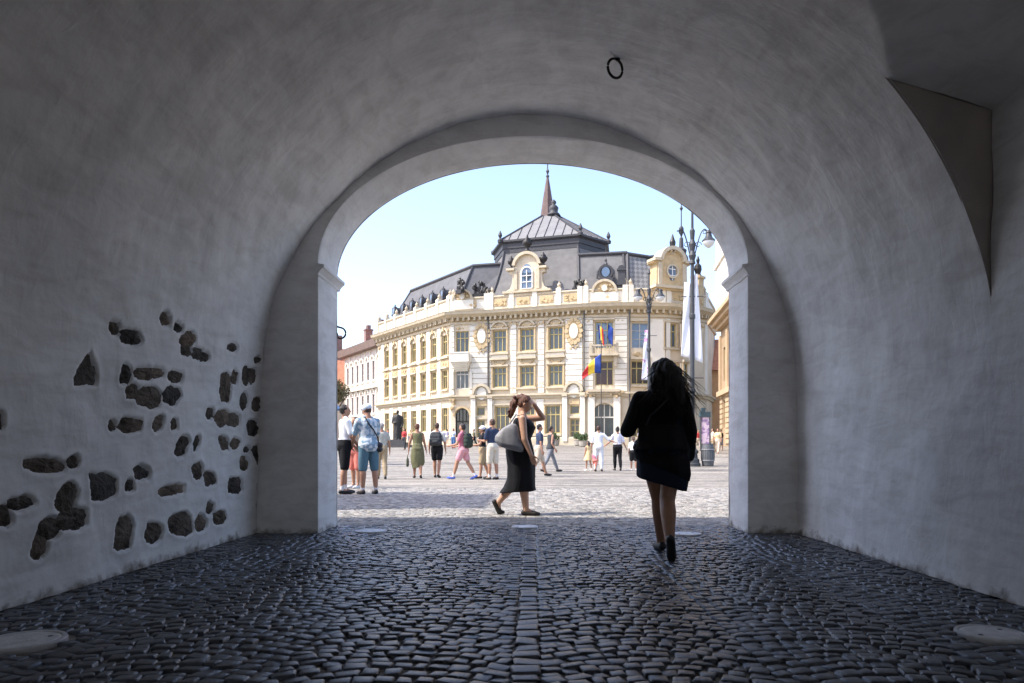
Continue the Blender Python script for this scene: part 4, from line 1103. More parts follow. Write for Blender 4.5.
bw.fbox(N,0,N.L,1.0,16.0,-8,-.35); bw.build('wall',pale,h2,fix=False); bt.build('trim',white,h2)
b=MB(); b.prism([(0,0),(1,0),(1,1),(0,1)],lambda u,z,d:N(-.8+u*(N.L+.9),15.8+z*.5+(0 if z==0 else .5),(-.2 if z==0 else -.2)+d*(1.2 if z==0 else 1.5)),0,1); b.build('eaves',browne,h2)
b=MB(); b.add([N(-.8,16.8,1.3),N(N.L,16.8,1.3),N(N.L,19.8,-5.5),N(-.8,19.8,-5.5),N(-.8,16.8,-11),N(N.L,16.8,-11)],[(0,1,2,3),(3,2,5,4),(0,3,4),(1,5,2)]); b.build('roof',rooft,h2)
for u,zt,w in ((N.L-1.8,21.2,.8),(N.L*.42,20.9,.45),(.9,20.9,.45)):
    b=MB(); b.fbox(N,u-w,u+w,16.8,zt-.4,-4.2,-3.0); b.fbox(N,u-w-.12,u+w+.12,zt-.4,zt-.15,-4.3,-2.9)
    for k in (-.5,.5): b.fbox(N,u+k*w-.18,u+k*w+.18,zt-.15,zt+.5,-3.9,-3.3)
    b.build('chimney',mat('chimney_brown',(.22,.15,.13),.9,.2,3),h2)
M_=frame((-38,118.0),(-30.2,121.0))
h3=thing('red_roofed_house','house with a tall orange-red tiled roof at the left edge of the archway','house',(-34,119,1.28))
b=MB(); b.fbox(M_,-3,M_.L,1,9.8,-8,0); b.build('wall',mat('beige_stucco',(.6,.5,.4),.85,.08,1),h3)
b=MB(); b.add([M_(-3.3,9.8,.5),M_(M_.L+.4,9.8,.5),M_(M_.L+.4,18.2,-5),M_(-3.3,18.2,-5),M_(-3.3,9.8,-9),M_(M_.L+.4,9.8,-9)],[(0,1,2,3),(3,2,5,4),(0,3,4),(1,5,2)]); b.build('roof',mat('orange_tiles',(.56,.24,.14),.9,.2,2.5,.3,10),h3)
b=MB(); b.fbox(M_,M_.L-2.4,M_.L-1.4,15,20.3,-4.6,-3.6); b.build('chimney',mat('chimney_brown',(.22,.15,.13)),h3)
for k in range(3):
    window(M_,M_.L-1.2-2.4*k,5.5,1.1,2.0,fm=wframe_w,style=1,d=.02,parent=h3); window(M_,M_.L-1.2-2.4*k,2.2,1.1,1.9,fm=wframe_w,style=1,d=.02,parent=h3)

# ------------------------------------------------------------------ yellow church front on the right, seen almost edge on
Kf=frame((18.95,75.5),(18.0,46.0)) if False else None
def fr2(P,Q,flip=False):
    f=frame(P,Q); 
    if flip:
        g=lambda u,z,dd:f(u,z,-dd); g.P=f.P; g.d=f.d; g.n=-f.n; g.L=f.L; g.rot=f.rot+math.pi; return g
    return f
Kf=frame((19.7,75.5),(16.4,44.0))      # normal faces -x
ch=thing('church','yellow ochre church front with deep cornices at the right edge of the archway','church',(17.5,60,1.2))
yel=mat('shaded_ochre_stucco',(.36,.26,.16),.85,.12,1.5,.3,9); yel2=mat('light_ochre_trim',(.46,.34,.21),.85,.1,1.5)  # wall ochre is darkened: its shade is put into the colour
holes=[]; wl=[2.5+4.8*k for k in range(6)]
bw=MB(); bt=MB()
for u in wl:
    for a,c in ((3.0,5.8),(7.8,11.2)): holes.append((u-.8,u+.8,a,c)); window(Kf,u,a,1.6,c-a,parent=ch,style=1)
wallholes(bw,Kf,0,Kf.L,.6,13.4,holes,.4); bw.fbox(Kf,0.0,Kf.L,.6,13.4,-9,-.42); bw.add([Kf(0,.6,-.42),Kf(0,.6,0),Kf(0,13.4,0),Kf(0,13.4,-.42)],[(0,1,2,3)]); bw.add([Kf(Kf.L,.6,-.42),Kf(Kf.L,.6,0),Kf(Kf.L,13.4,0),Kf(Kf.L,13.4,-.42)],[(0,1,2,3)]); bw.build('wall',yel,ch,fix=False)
z=1.4
while z<6.2:
    for a,c in zip([0]+[u+.95 for u in wl],[u-.95 for u in wl]+[Kf.L]): bt.fbox(Kf,a,c,z,z+.42,.0,.12)
    z+=.52
for k in range(7):
    u=min(max(.45,.1+4.8*k),Kf.L-.4); bt.fbox(Kf,u-.4,u+.4,6.9,12.6,0,.25)
bt.fbox(Kf,-.2,Kf.L,6.3,6.8,-.1,.45)
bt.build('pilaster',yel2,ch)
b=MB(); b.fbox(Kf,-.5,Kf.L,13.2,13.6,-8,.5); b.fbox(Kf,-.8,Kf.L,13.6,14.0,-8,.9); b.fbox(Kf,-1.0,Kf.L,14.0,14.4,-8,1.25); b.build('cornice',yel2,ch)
b=MB(); b.fbox(Kf,1.5,9,14.4,24,-8,.75); b.fbox(Kf,1.3,9.2,19.2,19.6,-8.2,.95); b.fbox(Kf,1.3,9.2,24,24.5,-8.2,1.0); b.build('tower',mat('white_church_tower',(.78,.74,.66),.85,.05,1),ch)
b=MB(); b.fbox(Kf,9.0,Kf.L,14.4,15.2,-9,-.8); b.build('roof',rooft,ch)
# orange house between
Q_=frame((20.4,90.5),(25.5,89.0))
h4=thing('orange_house','orange house with steep red tiled roof in the side street on the right','house',(23,90,1.28))
og=mat('orange_stucco',(.62,.36,.18),.85,.1,1.5); 
b=MB(); b.fbox(Q_,-3.5,Q_.L+4,1,10.6,-7,0); b.build('wall',og,h4)
b=MB(); b.add([Q_(-3.8,10.6,.5),Q_(Q_.L+4,10.6,.5),Q_(Q_.L+4,15.0,-3.5),Q_(-3.8,15.0,-3.5),Q_(-3.8,10.6,-7),Q_(Q_.L+4,10.6,-7)],[(0,1,2,3),(3,2,5,4),(0,3,4),(1,5,2)]); b.build('roof',mat('orange_tiles'  ,(.56,.24,.14)),h4)
b=MB(); u=upx(Q_,711); b.fbox(Q_,u-.35,u+.35,12.5,16.6,-3.2,-2.4); b.build('chimney',mat('chimney_blue_grey',(.22,.25,.30),.8),h4)
for px in (702.0,707.2): 
    window(Q_,upx(Q_,px),6.2,.9,1.9,fm=wframe_w,style=1,d=.02,parent=h4); window(Q_,upx(Q_,px),2.4,.9,2.2,fm=wframe_w,style=1,d=.02,parent=h4)
b=MB(); u=upx(Q_,710.6); b.tube([Q_(u,10.4,.15),Q_(u,1.3,.15)],.12,6); b.build('drain_pipe',wframe_w,h4)
# more roofs closing the side streets so that no bare horizon shows
def backhouse(label,P,Q,zt,zr,wm,rm,name='town_house'):
    f=frame(P,Q); t=thing(name,label,'house',((P[0]+Q[0])/2,(P[1]+Q[1])/2,1.28))
    b=MB(); b.fbox(f,0,f.L,1,zt,-9,0); b.build('wall',wm,t)
    b=MB(); b.add([f(-.3,zt,.5),f(f.L+.3,zt,.5),f(f.L+.3,zr,-4.5),f(-.3,zr,-4.5),f(-.3,zt,-9.5),f(f.L+.3,zt,-9.5)],[(0,1,2,3),(3,2,5,4),(0,3,4),(1,5,2)]); b.build('roof',rm,t)
    for k in range(int(f.L/3)):
        for a in (2.5,6.0):
            if a+2<zt: window(f,1.5+3*k,a,1.1,1.9,fm=wframe_w,style=1,d=.02,parent=t)
backhouse('low cream house closing the side street behind the advertising column',(24,112),(36,110),9.0,12.5,white,rooft)
backhouse('long beige house row far out on the left side of the square',(-62,92),(-39,117),10.5,15,mat('beige_stucco',(.6,.5,.4)),rooft)
# ------------------------------------------------------------------ people
blk=cloth('black',(.012,.012,.014)); navy=cloth('navy',(.014,.022,.042)); whit=cloth('white',(.78,.79,.82),.05); 
dark_hair=haircol('black',(.018,.013,.010)); brown_hair=haircol('brown',(.06,.028,.016)); red_hair=haircol('auburn',(.11,.040,.020)); grey_hair=haircol('grey',(.3,.28,.26))
shoe_b=mat('black_shoe',(.012,.012,.012),.5,.1,20); shoe_w=mat('white_shoe',(.7,.7,.7),.6,.05); shoe_blue=mat('blue_shoe',(.05,.10,.42),.6,.1)
sockw=cloth('sock',(.75,.75,.76),.05); leather=mat('sandal_leather',(.014,.010,.008),.6,.2,20)

def rotmat(rot): return Matrix.Rotation(R(rot),4,'Z')
def carry(name,label,cat,fig,root,pieces,group=None,voxel=.01):
    """a bag that hangs on a person: its own thing, at the person's place. pieces: (name, material, builder(mb))"""
    M=Matrix.Translation(root.location) @ rotmat(math.degrees(root.rotation_euler[2])) @ Matrix.Translation((0,0,fig.dz))
    t=None
    for nm,m,fn in pieces:
        b=MB(); fn(b); me=remesh(b,nm,voxel if nm!='strap' else max(.006,voxel*.6),.006,14,1) if nm!='strap' else b.mesh('strap',True)
        me.transform(M); me.materials.clear(); me.materials.append(m)
        if t is None:
            c=sum((v.co for v in me.vertices),Vector())/len(me.vertices); zmin=min(v.co.z for v in me.vertices)
            t=thing(name,label,cat,(c.x,c.y,zmin),group)
        o=bpy.data.objects.new(nm,me); C.objects.link(o); attach(o,t)
    return t
def backpack(fig,root,label,m,sc=1.0):
    H=fig.H
    def body(b):
        def T(x,y,z): return fig.M @ Vector((x*H,y*H,z*H))
        for z,r in ((.62,.052),(.68,.055),(.74,.05),(.79,.035)):
            b.cap(T(-.055*sc,-.105,z),r*H*sc,T(.055*sc,-.105,z),r*H*sc)
        b.cap(T(-.03,-.15,.64),.03*H,T(.03,-.15,.64),.03*H)
    def strap(b):
        for sd in (-1,1): b.tube([fig.M@Vector((sd*.055*H,y*H,z*H)) for y,z in ((-.07,.79),(-.03,.835),(.05,.81),(.078,.74),(.05,.66),(-.05,.63))],.014,5)
    return carry('backpack',label,'backpack',fig,root,[('bag',m,body),('strap',m,strap)],'backpacks worn in the square',.014)

# 1. the woman in black walking away, silhouetted in the passage
fg=Fig(H=1.72,fem=True,w=1.26,lean=2,legs=((16,6,0,-13),(-12,26,-66,-9)),arms=(((-.42,.02,-1),(.20,.85,.25)),((.24,-.06,-1),(-.02,.12,-1))),head=(-6,4,3),voxel=.0095)
def longhair(fig,root,put):
    H=fig.H
    def T(x,y,z): return fig.HM @ Vector((x*H,y*H,z*H))
    b=MB(); r3=fig.HM.to_3x3()
    b.ell(T(0,-.008,.076),(.058*H,.060*H,.060*H),r3,18,12); b.ell(T(.0,-.03,.04),(.058*H,.046*H,.06*H),r3); b.cap(T(-.03,-.045,.02),.035*H,T(-.035,-.05,-.035),.022*H)
    ch=[(.01,-.05,.10,.036),(.035,-.072,.075,.040),(.058,-.085,.035,.042),(.074,-.088,-.01,.038),(.088,-.082,-.055,.030),(.100,-.074,-.10,.018)]
    for p,q in zip(ch,ch[1:]): b.cap(T(*p[:3]),p[3]*H,T(*q[:3]),q[3]*H)
    b.cap(T(-.02,-.05,.03),.035*H,T(-.015,-.05,-.03),.028*H); b.cap(T(.03,-.05,.02),.04*H,T(.02,-.055,-.045),.028*H)
    hair=put(remesh(b,'hair',.008,.014,38,1),'hair',dark_hair)
    r=random.Random(4); b=MB()
    for k in range(260):
        a=r.uniform(0,1); x0=r.uniform(-.02,.09); p=Vector((x0,-.06,.09-.10*a)); pts=[]
        dx=r.uniform(.02,.15)*(1 if r.random()<.8 else -.8); w=r.uniform(.004,.012); f=r.uniform(2,5); ph=r.uniform(0,6); L=r.uniform(.08,.20)
        for i in range(9):
            t=i/8; pts.append(T(p.x+dx*t+w*math.sin(f*t*3+ph)*t, p.y-.02*math.sin(t*3)+r.uniform(-.002,.002), p.z-L*t))
        b.tube(pts,[.0034*(1.1-t/8*.8) for t in range(9)],4)
    for k in range(40):
        th=r.uniform(0,6.28); c0=Vector((.045*math.cos(th),-.01,.075+.045*math.sin(th))); d=Vector((math.cos(th),-.2,math.sin(th)+.3))*r.uniform(.01,.022)
        b.tube([T(*(c0+d*t+Vector((.004*math.sin(3*t+th),0,-.012*t*t)))) for t in (0,.35,.7,1.0)],[.0014,.0013,.001,.0006],4)
    put(b.mesh('loose_hair',True),'loose_hair',dark_hair)
w1=make_person(fg,(1.155,6.47,0),0,'woman in black seen from behind, walking out of the passage with loose dark ponytail',skin=SKIN2,hairm=dark_hair,
  clothes=[('dress',navy,[('torso',.50,.80,.03),('skirt',[(.60,0,0,.118,.085),(.54,0,-.005,.130,.098),(.46,.002,-.005,.135,.105,-.03),(.39,.004,-.004,.133,.106,-.10),(.355,.006,-.004,.122,.100,-.30)])]),
           ('cardigan',blk,[('torso',.46,.82,.030),('arms',1.88,.023),('skirt',[(.66,0,-.004,.118,.088),(.56,0,-.008,.134,.105),(.47,.004,-.010,.140,.108,-.05),(.445,.006,-.012,.142,.106,-.25),(.425,.012,-.012,.128,.098,-.42)])])],
  shoes=shoe_b,extra=longhair)
def wb(b):
    H=1.72
    b.cap((-.20,.03,.97),.05,(-.10,.10,.96),.05); b.cap((-.22,-.01,.945),.045,(-.13,.02,.94),.05)
def wbs(b): b.tube([(-.19,-.03,1.0),(-.12,-.13,1.22),(.02,-.155,1.36),(.12,-.06,1.46)],.010,5)
carry('handbag','small black bag at the left hip of the woman in black','bag',fg,w1,[('bag',mat('black_leather',(.015,.015,.017),.35,.2,20),wb),('strap',mat('black_leather',(.015,.015,.017)),wbs)],voxel=.009)

# 2. the woman in the black dress crossing, hand on her forehead
fg=Fig(H=1.68,fem=True,w=1.28,lean=5,legs=((-7,33,-60,-2),(9,5,0,-1)),arms=(((-.12,1,.10),(.36,-.62,.95)),((.16,.10,-1),(-.05,.42,-1))),head=(-12,16,0),voxel=.010)
def curls(fig,root,put):
    H=fig.H
    def T(x,y,z): return fig.HM @ Vector((x*H,y*H,z*H))
    b=MB(); r3=fig.HM.to_3x3(); r=random.Random(8)
    b.ell(T(0,-.012,.080),(.049*H,.052*H,.052*H),r3,18,12); b.ell(T(0,-.03,.055),(.045*H,.035*H,.045*H),r3)
    for p,q in zip(((0,-.05,.10,.03),(0,-.082,.07,.034),(0,-.098,.02,.034),(0,-.092,-.04,.028)),((0,-.082,.07,.034),(0,-.098,.02,.034),(0,-.092,-.04,.028),(0,-.085,-.09,.014))): b.cap(T(*p[:3]),p[3]*H,T(*q[:3]),q[3]*H)
    for k in range(46):
        t=k/45; b.ell(T(r.uniform(-.03,.03),-.088-.012*math.sin(t*3)+r.uniform(-.03,.03),.09-.185*t),(.013*H*(1-.35*t),)*3,None,8,6)
    put(remesh(b,'hair',.009,.014,45,1),'hair',red_hair)
w2=make_person(fg,(-.19,10.25,0),-90,'woman in a long sleeveless black dress crossing the archway with a hand on her forehead',skin=SKIN,hairm=red_hair,
  clothes=[('dress',blk,[('torso',.50,.805,.014),('cap',fg.M@Vector((-.075*1.66,0,.81*1.66)),.035,fg.M@Vector((-.055*1.66,-.01,.83*1.66)),.03),('cap',fg.M@Vector((.075*1.66,0,.81*1.66)),.035,fg.M@Vector((.055*1.66,-.01,.83*1.66)),.03),
     ('skirt',[(.66,0,.006,.110,.086),(.60,0,.0,.128,.102),(.54,0,-.004,.142,.118),(.48,0,.004,.142,.120),(.40,0,.012,.134,.118),(.30,0,.010,.124,.120,0,.03),(.23,0,-.002,.116,.134,0,.04),(.185,0,-.016,.110,.156,0,.06)])])],
  shoes=leather,extra=curls,palm=((0,-1,0),None))
def sb(b):
    n=24; b.loft([[(.22+rx*math.cos(2*math.pi*k/n),cy+ry*math.sin(2*math.pi*k/n),z+.25*ry*math.sin(2*math.pi*k/n)*-1) for k in range(n)] for z,cy,rx,ry in ((.90,-.10,.03,.10),(.92,-.12,.07,.17),(.98,-.14,.085,.205),(1.05,-.15,.08,.19),(1.12,-.14,.065,.155),(1.19,-.11,.05,.11),(1.25,-.08,.03,.06),(1.27,-.07,.015,.03))])
def sbs(b): b.tube([(.20,-.20,1.12),(.19,-.13,1.28),(.15,-.05,1.40),(.14,.03,1.38),(.18,.02,1.2),(.20,-.02,1.08)],.012,5)
def sbs2(b): b.tube([(.27,-.26,1.06),(.25,-.20,1.16),(.23,-.10,1.22),(.24,-.03,1.12),(.27,.0,1.02)],.010,5)
gb_=mat('grey_leather',(.22,.22,.235),.55,.2,9,.2,60)
carry('shoulder_bag','slouchy grey shoulder bag of the woman with her hand on her forehead','bag',fg,w2,[('bag',gb_,sb),('strap',gb_,sbs),('strap',gb_,sbs2)],voxel=.012)

GP='people standing and walking in the sunny square'
# 3. young man in white, 4. man in patterned shirt
fg=Fig(H=1.83,w=.98,lean=2,legs=((4,2,0,4),(-4,3,0,5)),arms=(((-.1,.25,-1),(.35,.7,-.9)),((.12,.22,-1),(-.35,.72,-.85))),head=(-8,-8,0),voxel=.012)
make_person(fg,pos(344.5,493.5),-62,'young man with dark curls, white T-shirt and black shorts beside the left pier',group=GP,skin=SKIN2,hair='short',hairm=dark_hair,
  clothes=[('shirt',whit,TEE(.02,.75)),('shorts',blk,SHORTS(.92,.028))],shoes=shoe_b,sock=sockw,eyes=True)
pattern=mat('patterned_blue_shirt_fabric',(.42,.52,.60),.85,.1,10)
nt=pattern.node_tree; v=nt.nodes.new('ShaderNodeTexVoronoi'); v.inputs['Scale'].default_value=17; gg=nt.nodes.new('ShaderNodeNewGeometry'); nt.links.new(gg.outputs['Position'],v.inputs['Vector'])
rp_=nt.nodes.new('ShaderNodeValToRGB'); rp_.color_ramp.interpolation='CONSTANT'; rp_.color_ramp.elements[0].color=(.62,.66,.68,1); rp_.color_ramp.elements[1].position=.38; rp_.color_ramp.elements[1].color=(.22,.33,.42,1); e_=rp_.color_ramp.elements.new(.7); e_.color=(.50,.58,.62,1)
nt.links.new(v.outputs['Color'],rp_.inputs[0]); nt.links.new(rp_.outputs[0],nt.nodes['Principled BSDF'].inputs['Base Color'])
fg=Fig(H=1.84,w=1.06,lean=5,legs=((3,3,0,2),(-3,3,0,3)),arms=(((-.15,.35,-1),(.2,.75,-.8)),((.14,.25,-1),(-.1,.6,-.9))),head=(16,8,0),voxel=.012)
m2=make_person(fg,pos(368.5,494.0),38,'man in white cap, patterned pale blue shirt and teal shorts with his back turned',group=GP,skin=SKIN2,hair='short',hairm=brown_hair,
  clothes=[('shirt',pattern,TEE(.024,.8)+[('torso',.46,.6,.028)]),('shorts',cloth('teal',(.10,.19,.24)),SHORTS(.98,.026))],shoes=shoe_b,sock=sockw,extra=capstyle(cloth('cap_white',(.66,.72,.78),.05)))
def cb(b): b.cap((.20,-.03,.98),.075,(.20,-.10,.98),.07); b.cap((.20,-.03,.90),.075,(.20,-.10,.90),.07)
def cbs(b): b.tube([fg.M@Vector(p) for p in ((.20,-.06,1.03),(.17,-.11,1.12),(.06,-.155,1.28),(-.05,-.15,1.42),(-.09,-.09,1.545),(-.10,0,1.57))],.014,5)
carry('crossbody_bag','black crossbody bag on the back of the man in the patterned shirt','bag',fg,m2,[('bag',mat('black_leather',(.015,.015,.017)),cb),('strap',mat('black_leather',(.015,.015,.017)),cbs)],voxel=.012)
V=.018
def P_(px,feet,rot,label,H,fem,clothes,hair,hm,legs,arms=None,shoes=None,sock=None,lean=2,head=(0,0,0),w=1.0,skin=SKIN2,extra=None,Y=None,vox=V,group=GP):
    f=Fig(H=H,fem=fem,w=w,lean=lean,legs=legs,arms=arms,head=head,voxel=vox)
    return f,make_person(f,pos(px,feet,Y),rot,label,group=group,skin=skin,hair=hair,hairm=hm,clothes=clothes,shoes=shoes,sock=sock,extra=extra)
ST=((3,3,0,2),(-3,3,0,3)); WK=((22,6,5,0),(-16,22,-25,0)); WK2=((-14,20,-22,0),(20,5,4,0)); WS=((10,6,0,0),(-8,12,-10,0))
khaki=cloth('khaki',(.38,.30,.19)); coral=cloth('coral',(.62,.20,.16)); olive=cloth('olive',(.15,.15,.08)); pink=cloth('pink',(.62,.20,.26)); beige=cloth('beige',(.55,.46,.36)); greyj=cloth('grey_jeans',(.20,.21,.23)); denim=cloth('denim',(.07,.14,.28)); lilac=cloth('lilac',(.55,.50,.62)); darkg=cloth('dark_grey',(.05,.055,.06)); redc=cloth('red',(.42,.05,.05)); yellowc=cloth('yellow',(.72,.55,.30)); blueS=cloth('navy_blue',(.04,.055,.10))
P_(355.5,488,150,'person in coral shorts half hidden between the young man and the man in the cap',1.66,True,[('top',beige,TEE()),('shorts',coral,SHORTS(.95,.03))],'long',brown_hair,ST,shoes=shoe_w)
P_(381.5,479,20,'person in beige trousers half hidden behind the man in the cap',1.70,False,[('shirt',cloth('grey_green',(.42,.43,.38)),TEE()),('trousers',khaki,PANTS(.02))],'short',grey_hair,WS,shoes=shoe_b)
f,o=P_(417.5,478,12,'woman in a long sleeveless olive dress walking away with a bag in her left hand',1.70,True,[('dress',olive,VEST(.014)+[('skirt',[(.62,0,0,.095,.07),(.52,0,0,.120,.09),(.40,0,0,.128,.095),(.28,.008,0,.128,.10),(.19,.015,0,.10,.10,.3)])])],'short',red_hair,WS,arms=(((-.3,.05,-1),(-.1,.1,-1)),((.2,.1,-1),(.25,.3,-1))),shoes=leather,head=(-30,0,0))
carry('handbag','dark olive handbag held low by the woman in the olive dress','bag',f,o,[('bag',cloth('bag_olive',(.07,.08,.055)),lambda b:(b.ell((-.31,.06,.50),(.045,.10,.15),None,12,8),b.ell((-.31,.06,.42),(.05,.11,.09),None,12,8))),('strap',cloth('bag_olive',(.07,.08,.055)),lambda b:b.tube([(-.31,0,.6),(-.31,.04,.72),(-.31,.12,.6)],.012,5))],voxel=.015)
f,o=P_(437,477.5,-6,'man in black shorts and pale shirt walking away with a dark backpack',1.74,False,[('shirt',cloth('pale_grey',(.6,.6,.58)),TEE(.018,.75)),('shorts',blk,SHORTS(.7,.03))],'short',brown_hair,WS,shoes=shoe_b)
backpack(f,o,'dark grey backpack on the man in black shorts and pale shirt',darkg,1.1)
f,o=P_(463,479.5,72,'woman in pink top and pink shorts striding left in blue shoes',1.70,True,[('top',pink,TEE(.014,.6)),('shorts',cloth('light_pink',(.66,.34,.38)),SHORTS(.6,.03))],'updo',dark_hair,((24,8,5,0),(-20,12,-20,0)),arms=(((-.15,.3,-1),(.1,1,-.2)),((.12,.15,-1),(-.1,1,-.25))),shoes=shoe_blue,sock=sockw)
backpack(f,o,'dark green backpack on the woman in pink',cloth('dark_green',(.04,.055,.045)),1.15)
P_(483,478.5,100,'person in white cap, black top and khaki shorts facing the man in navy',1.62,True,[('top',blk,TEE(.016,.4)),('shorts',khaki,SHORTS(.9,.03))],'pony',brown_hair,WS,shoes=leather,arms=(((-.2,.4,-1),(.3,.9,-.1)),((.2,.3,-1),(-.2,.9,-.1))),extra=capstyle(cloth('cap_w2',(.8,.8,.8),.04)))
P_(492.5,479.5,48,'man in navy T-shirt and beige shorts with black shoes, left of the crossing woman',1.80,False,[('shirt',blueS,TEE(.022,.75)),('shorts',cloth('cream',(.62,.56,.46)),SHORTS(.95,.03))],'short',brown_hair,ST,shoes=shoe_b,sock=sockw,arms=(((-.15,.2,-1),(.1,1,.1)),((.15,.1,-1),(-.3,.9,.1))))
P_(453.5,459,160,'person in white top and wide blue jeans further back in the square',1.72,True,[('top',cloth('pale_blue',(.55,.62,.70)),TEE()),('trousers',denim,[('torso',.475,.585,.02),('legs',1.92,.045)])],'long',brown_hair,ST,shoes=shoe_w)
P_(447,457,10,'person in pale lilac top and shorts further back, left of the one in wide jeans',1.66,True,[('top',lilac,TEE()),('shorts',cloth('cream2',(.6,.55,.5)),SHORTS(.5,.03))],'bun',dark_hair,WS,shoes=shoe_w)
P_(539,476.5,-80,'person in dark top and shorts stepping right, half hidden behind the crossing woman',1.74,False,[('shirt',blueS,TEE()),('shorts',beige,SHORTS(.9,.03))],'short',dark_hair,((20,4,0,0),(-12,20,-20,0)),shoes=shoe_b)
f,o=P_(550.5,473,-70,'man in dark vest and grey jeans striding right behind the crossing woman',1.76,False,[('vest',darkg,VEST(.02)),('trousers',greyj,PANTS(.012))],'short',dark_hair,((24,3,5,0),(-22,8,-15,0)),shoes=shoe_b,arms=(((-.2,.1,-1),(0,.5,-1)),((.2,-.2,-1),(.05,.6,-1))))
P_(588.5,472,30,'small girl in a pale yellow dress holding on beside the man in white',1.15,True,[('dress',yellowc,VEST(.014)+[('skirt',[(.66,0,0,.09,.07),(.55,0,0,.115,.10),(.42,0,0,.15,.13),(.33,0,0,.17,.15)])])],'long',dark_hair,WS,shoes=shoe_w)
P_(595,472.5,-20,'toddler in pink at the feet of the man in white',   .80,True,[('top',pink,TEE()),('shorts',coral,SHORTS(.9,.02))],'short',brown_hair,WK,shoes=shoe_b,w=1.15)
P_(598.5,472.5,-4,'man dressed all in white with his back turned',1.74,False,[('shirt',whit,TEE(.024,.9)),('trousers',cloth('white2',(.74,.74,.74),.05),PANTS(.024))],'short',brown_hair,ST,shoes=shoe_b,arms=(((-.2,0,-1),(-.1,.3,-1)),((.8,.1,-.8),(.9,.1,-.3))))
P_(617.5,472,4,'person in white patterned T-shirt and black trousers walking away, dark hair in a bun',1.70,True,[('shirt',cloth('white_print',(.66,.64,.70),.3,30),TEE(.024,.85)),('trousers',blk,PANTS(.016))],'bun',dark_hair,WS,shoes=shoe_b,arms=(((-.5,.1,-.9),(-.5,.2,-.4)),((.3,0,-1),(.4,.1,-.8))))
P_(633.5,472,0,'child in white top and black shorts beside the woman in black',1.32,True,[('top',whit,TEE(.024,.8)),('shorts',blk,SHORTS(.8,.035))],'pony',brown_hair,ST,shoes=shoe_w)
# far people
FAR=[(374,66,'tourist in red among the crowd left of the statue',redc,khaki),(378.5,62,'tourist in pink left of the statue',pink,beige),(383,68,'tourist in white shirt left of the statue',whit,denim),(388,70,'tourist in coral at the foot of the statue',coral,greyj),(404.5,58,'person in dark red standing right of the statue',redc,darkg),(370.5,72,'tourist in lilac far left by the pale house',lilac,khaki),
(410,73,'person in yellow far behind the olive dress',yellowc,greyj),(432,72,'person in white far behind the backpacker',whit,khaki),(474,70,'person in olive by the arched door',olive,blk),(500,66,'person in black seated low behind the grey bag',blk,blk),(640,62,'person in lilac behind the child in white',lilac,greyj),
(698,60,'person in red by the advertising column',redc,beige),(702.5,66,'person in pink by the advertising column',pink,khaki),(713,52,'person in cream at the corner of the church',beige,khaki),(718,49,'person in pale yellow shirt by the church wall',yellowc,beige),(721,56,'person in black by the church wall',blk,greyj)]
far_src={}
for i,(px,Y,lb,top,bot) in enumerate(FAR):
    fem=i%2==0; st=(ST,WS,WK)[i%3]
    P_(px,0,(30,200,-60,90,150)[i%5],lb,1.62+.03*(i%5),fem,[('shirt',top,TEE(.025,.7)),('trousers',bot,PANTS(.02) if i%3 else SHORTS(.9,.035))],('short','long','bun')[i%3],(dark_hair,brown_hair)[i%2],st,Y=Y,vox=.03,group='distant people in the square')

# ------------------------------------------------------------------ statue
sx,sy=(397.8-CX)*68/FOC,68.0; gz_=ground_z(68)
st=thing('statue','dark bronze statue of a robed man on a stepped plinth, front of left wing','statue',(sx,sy,gz_))
b=MB(); b.box(sx-1.15,sx+1.15,sy-1.1,sy+1.1,gz_-.05,gz_+.22); b.box(sx-.9,sx+.9,sy-.85,sy+.85,gz_+.22,gz_+.45); b.box(sx-.62,sx+.62,sy-.6,sy+.6,gz_+.45,gz_+.72); b.build('plinth',mat('dark_granite',(.09,.085,.08),.6,.2,8),st)
b=MB(); z=gz_+.7
n=16
def rr_(z,rx,ry,cx=0): return [(sx+cx+rx*math.cos(2*math.pi*k/n)*(1+.08*math.sin(5*2*math.pi*k/n)),sy+ry*math.sin(2*math.pi*k/n)*(1+.08*math.cos(4*2*math.pi*k/n)),z) for k in range(n)]
b.loft([rr_(z,.46,.36),rr_(z+.6,.42,.33),rr_(z+1.3,.38,.28),rr_(z+1.75,.43,.28),rr_(z+2.1,.44,.25),rr_(z+2.3,.30,.2),rr_(z+2.38,.1,.1)])
b.cap((sx,sy,z+2.3),.10,(sx,sy,z+2.5),.09); b.ell((sx,sy-.02,z+2.62),(.14,.16,.18)); 
b.cap((sx-.40,sy,z+2.1),.13,(sx-.46,sy-.15,z+1.6),.11); b.cap((sx-.46,sy-.15,z+1.6),.11,(sx-.15,sy-.35,z+1.55),.08); b.cap((sx+.40,sy,z+2.1),.13,(sx+.48,sy-.05,z+1.55),.11); b.cap((sx+.48,sy-.05,z+1.55),.1,(sx+.38,sy-.2,z+1.15),.08)
b.cap((sx-.15,sy-.02,z),.1,(sx-.15,sy-.35,z+.03),.08); b.cap((sx+.15,sy-.02,z),.1,(sx+.16,sy-.33,z+.03),.08)
me=remesh(b,'figure',.035,.02,9); me.materials.clear(); me.materials.append(bronze); o=bpy.data.objects.new('figure',me); C.objects.link(o); attach(o,st)

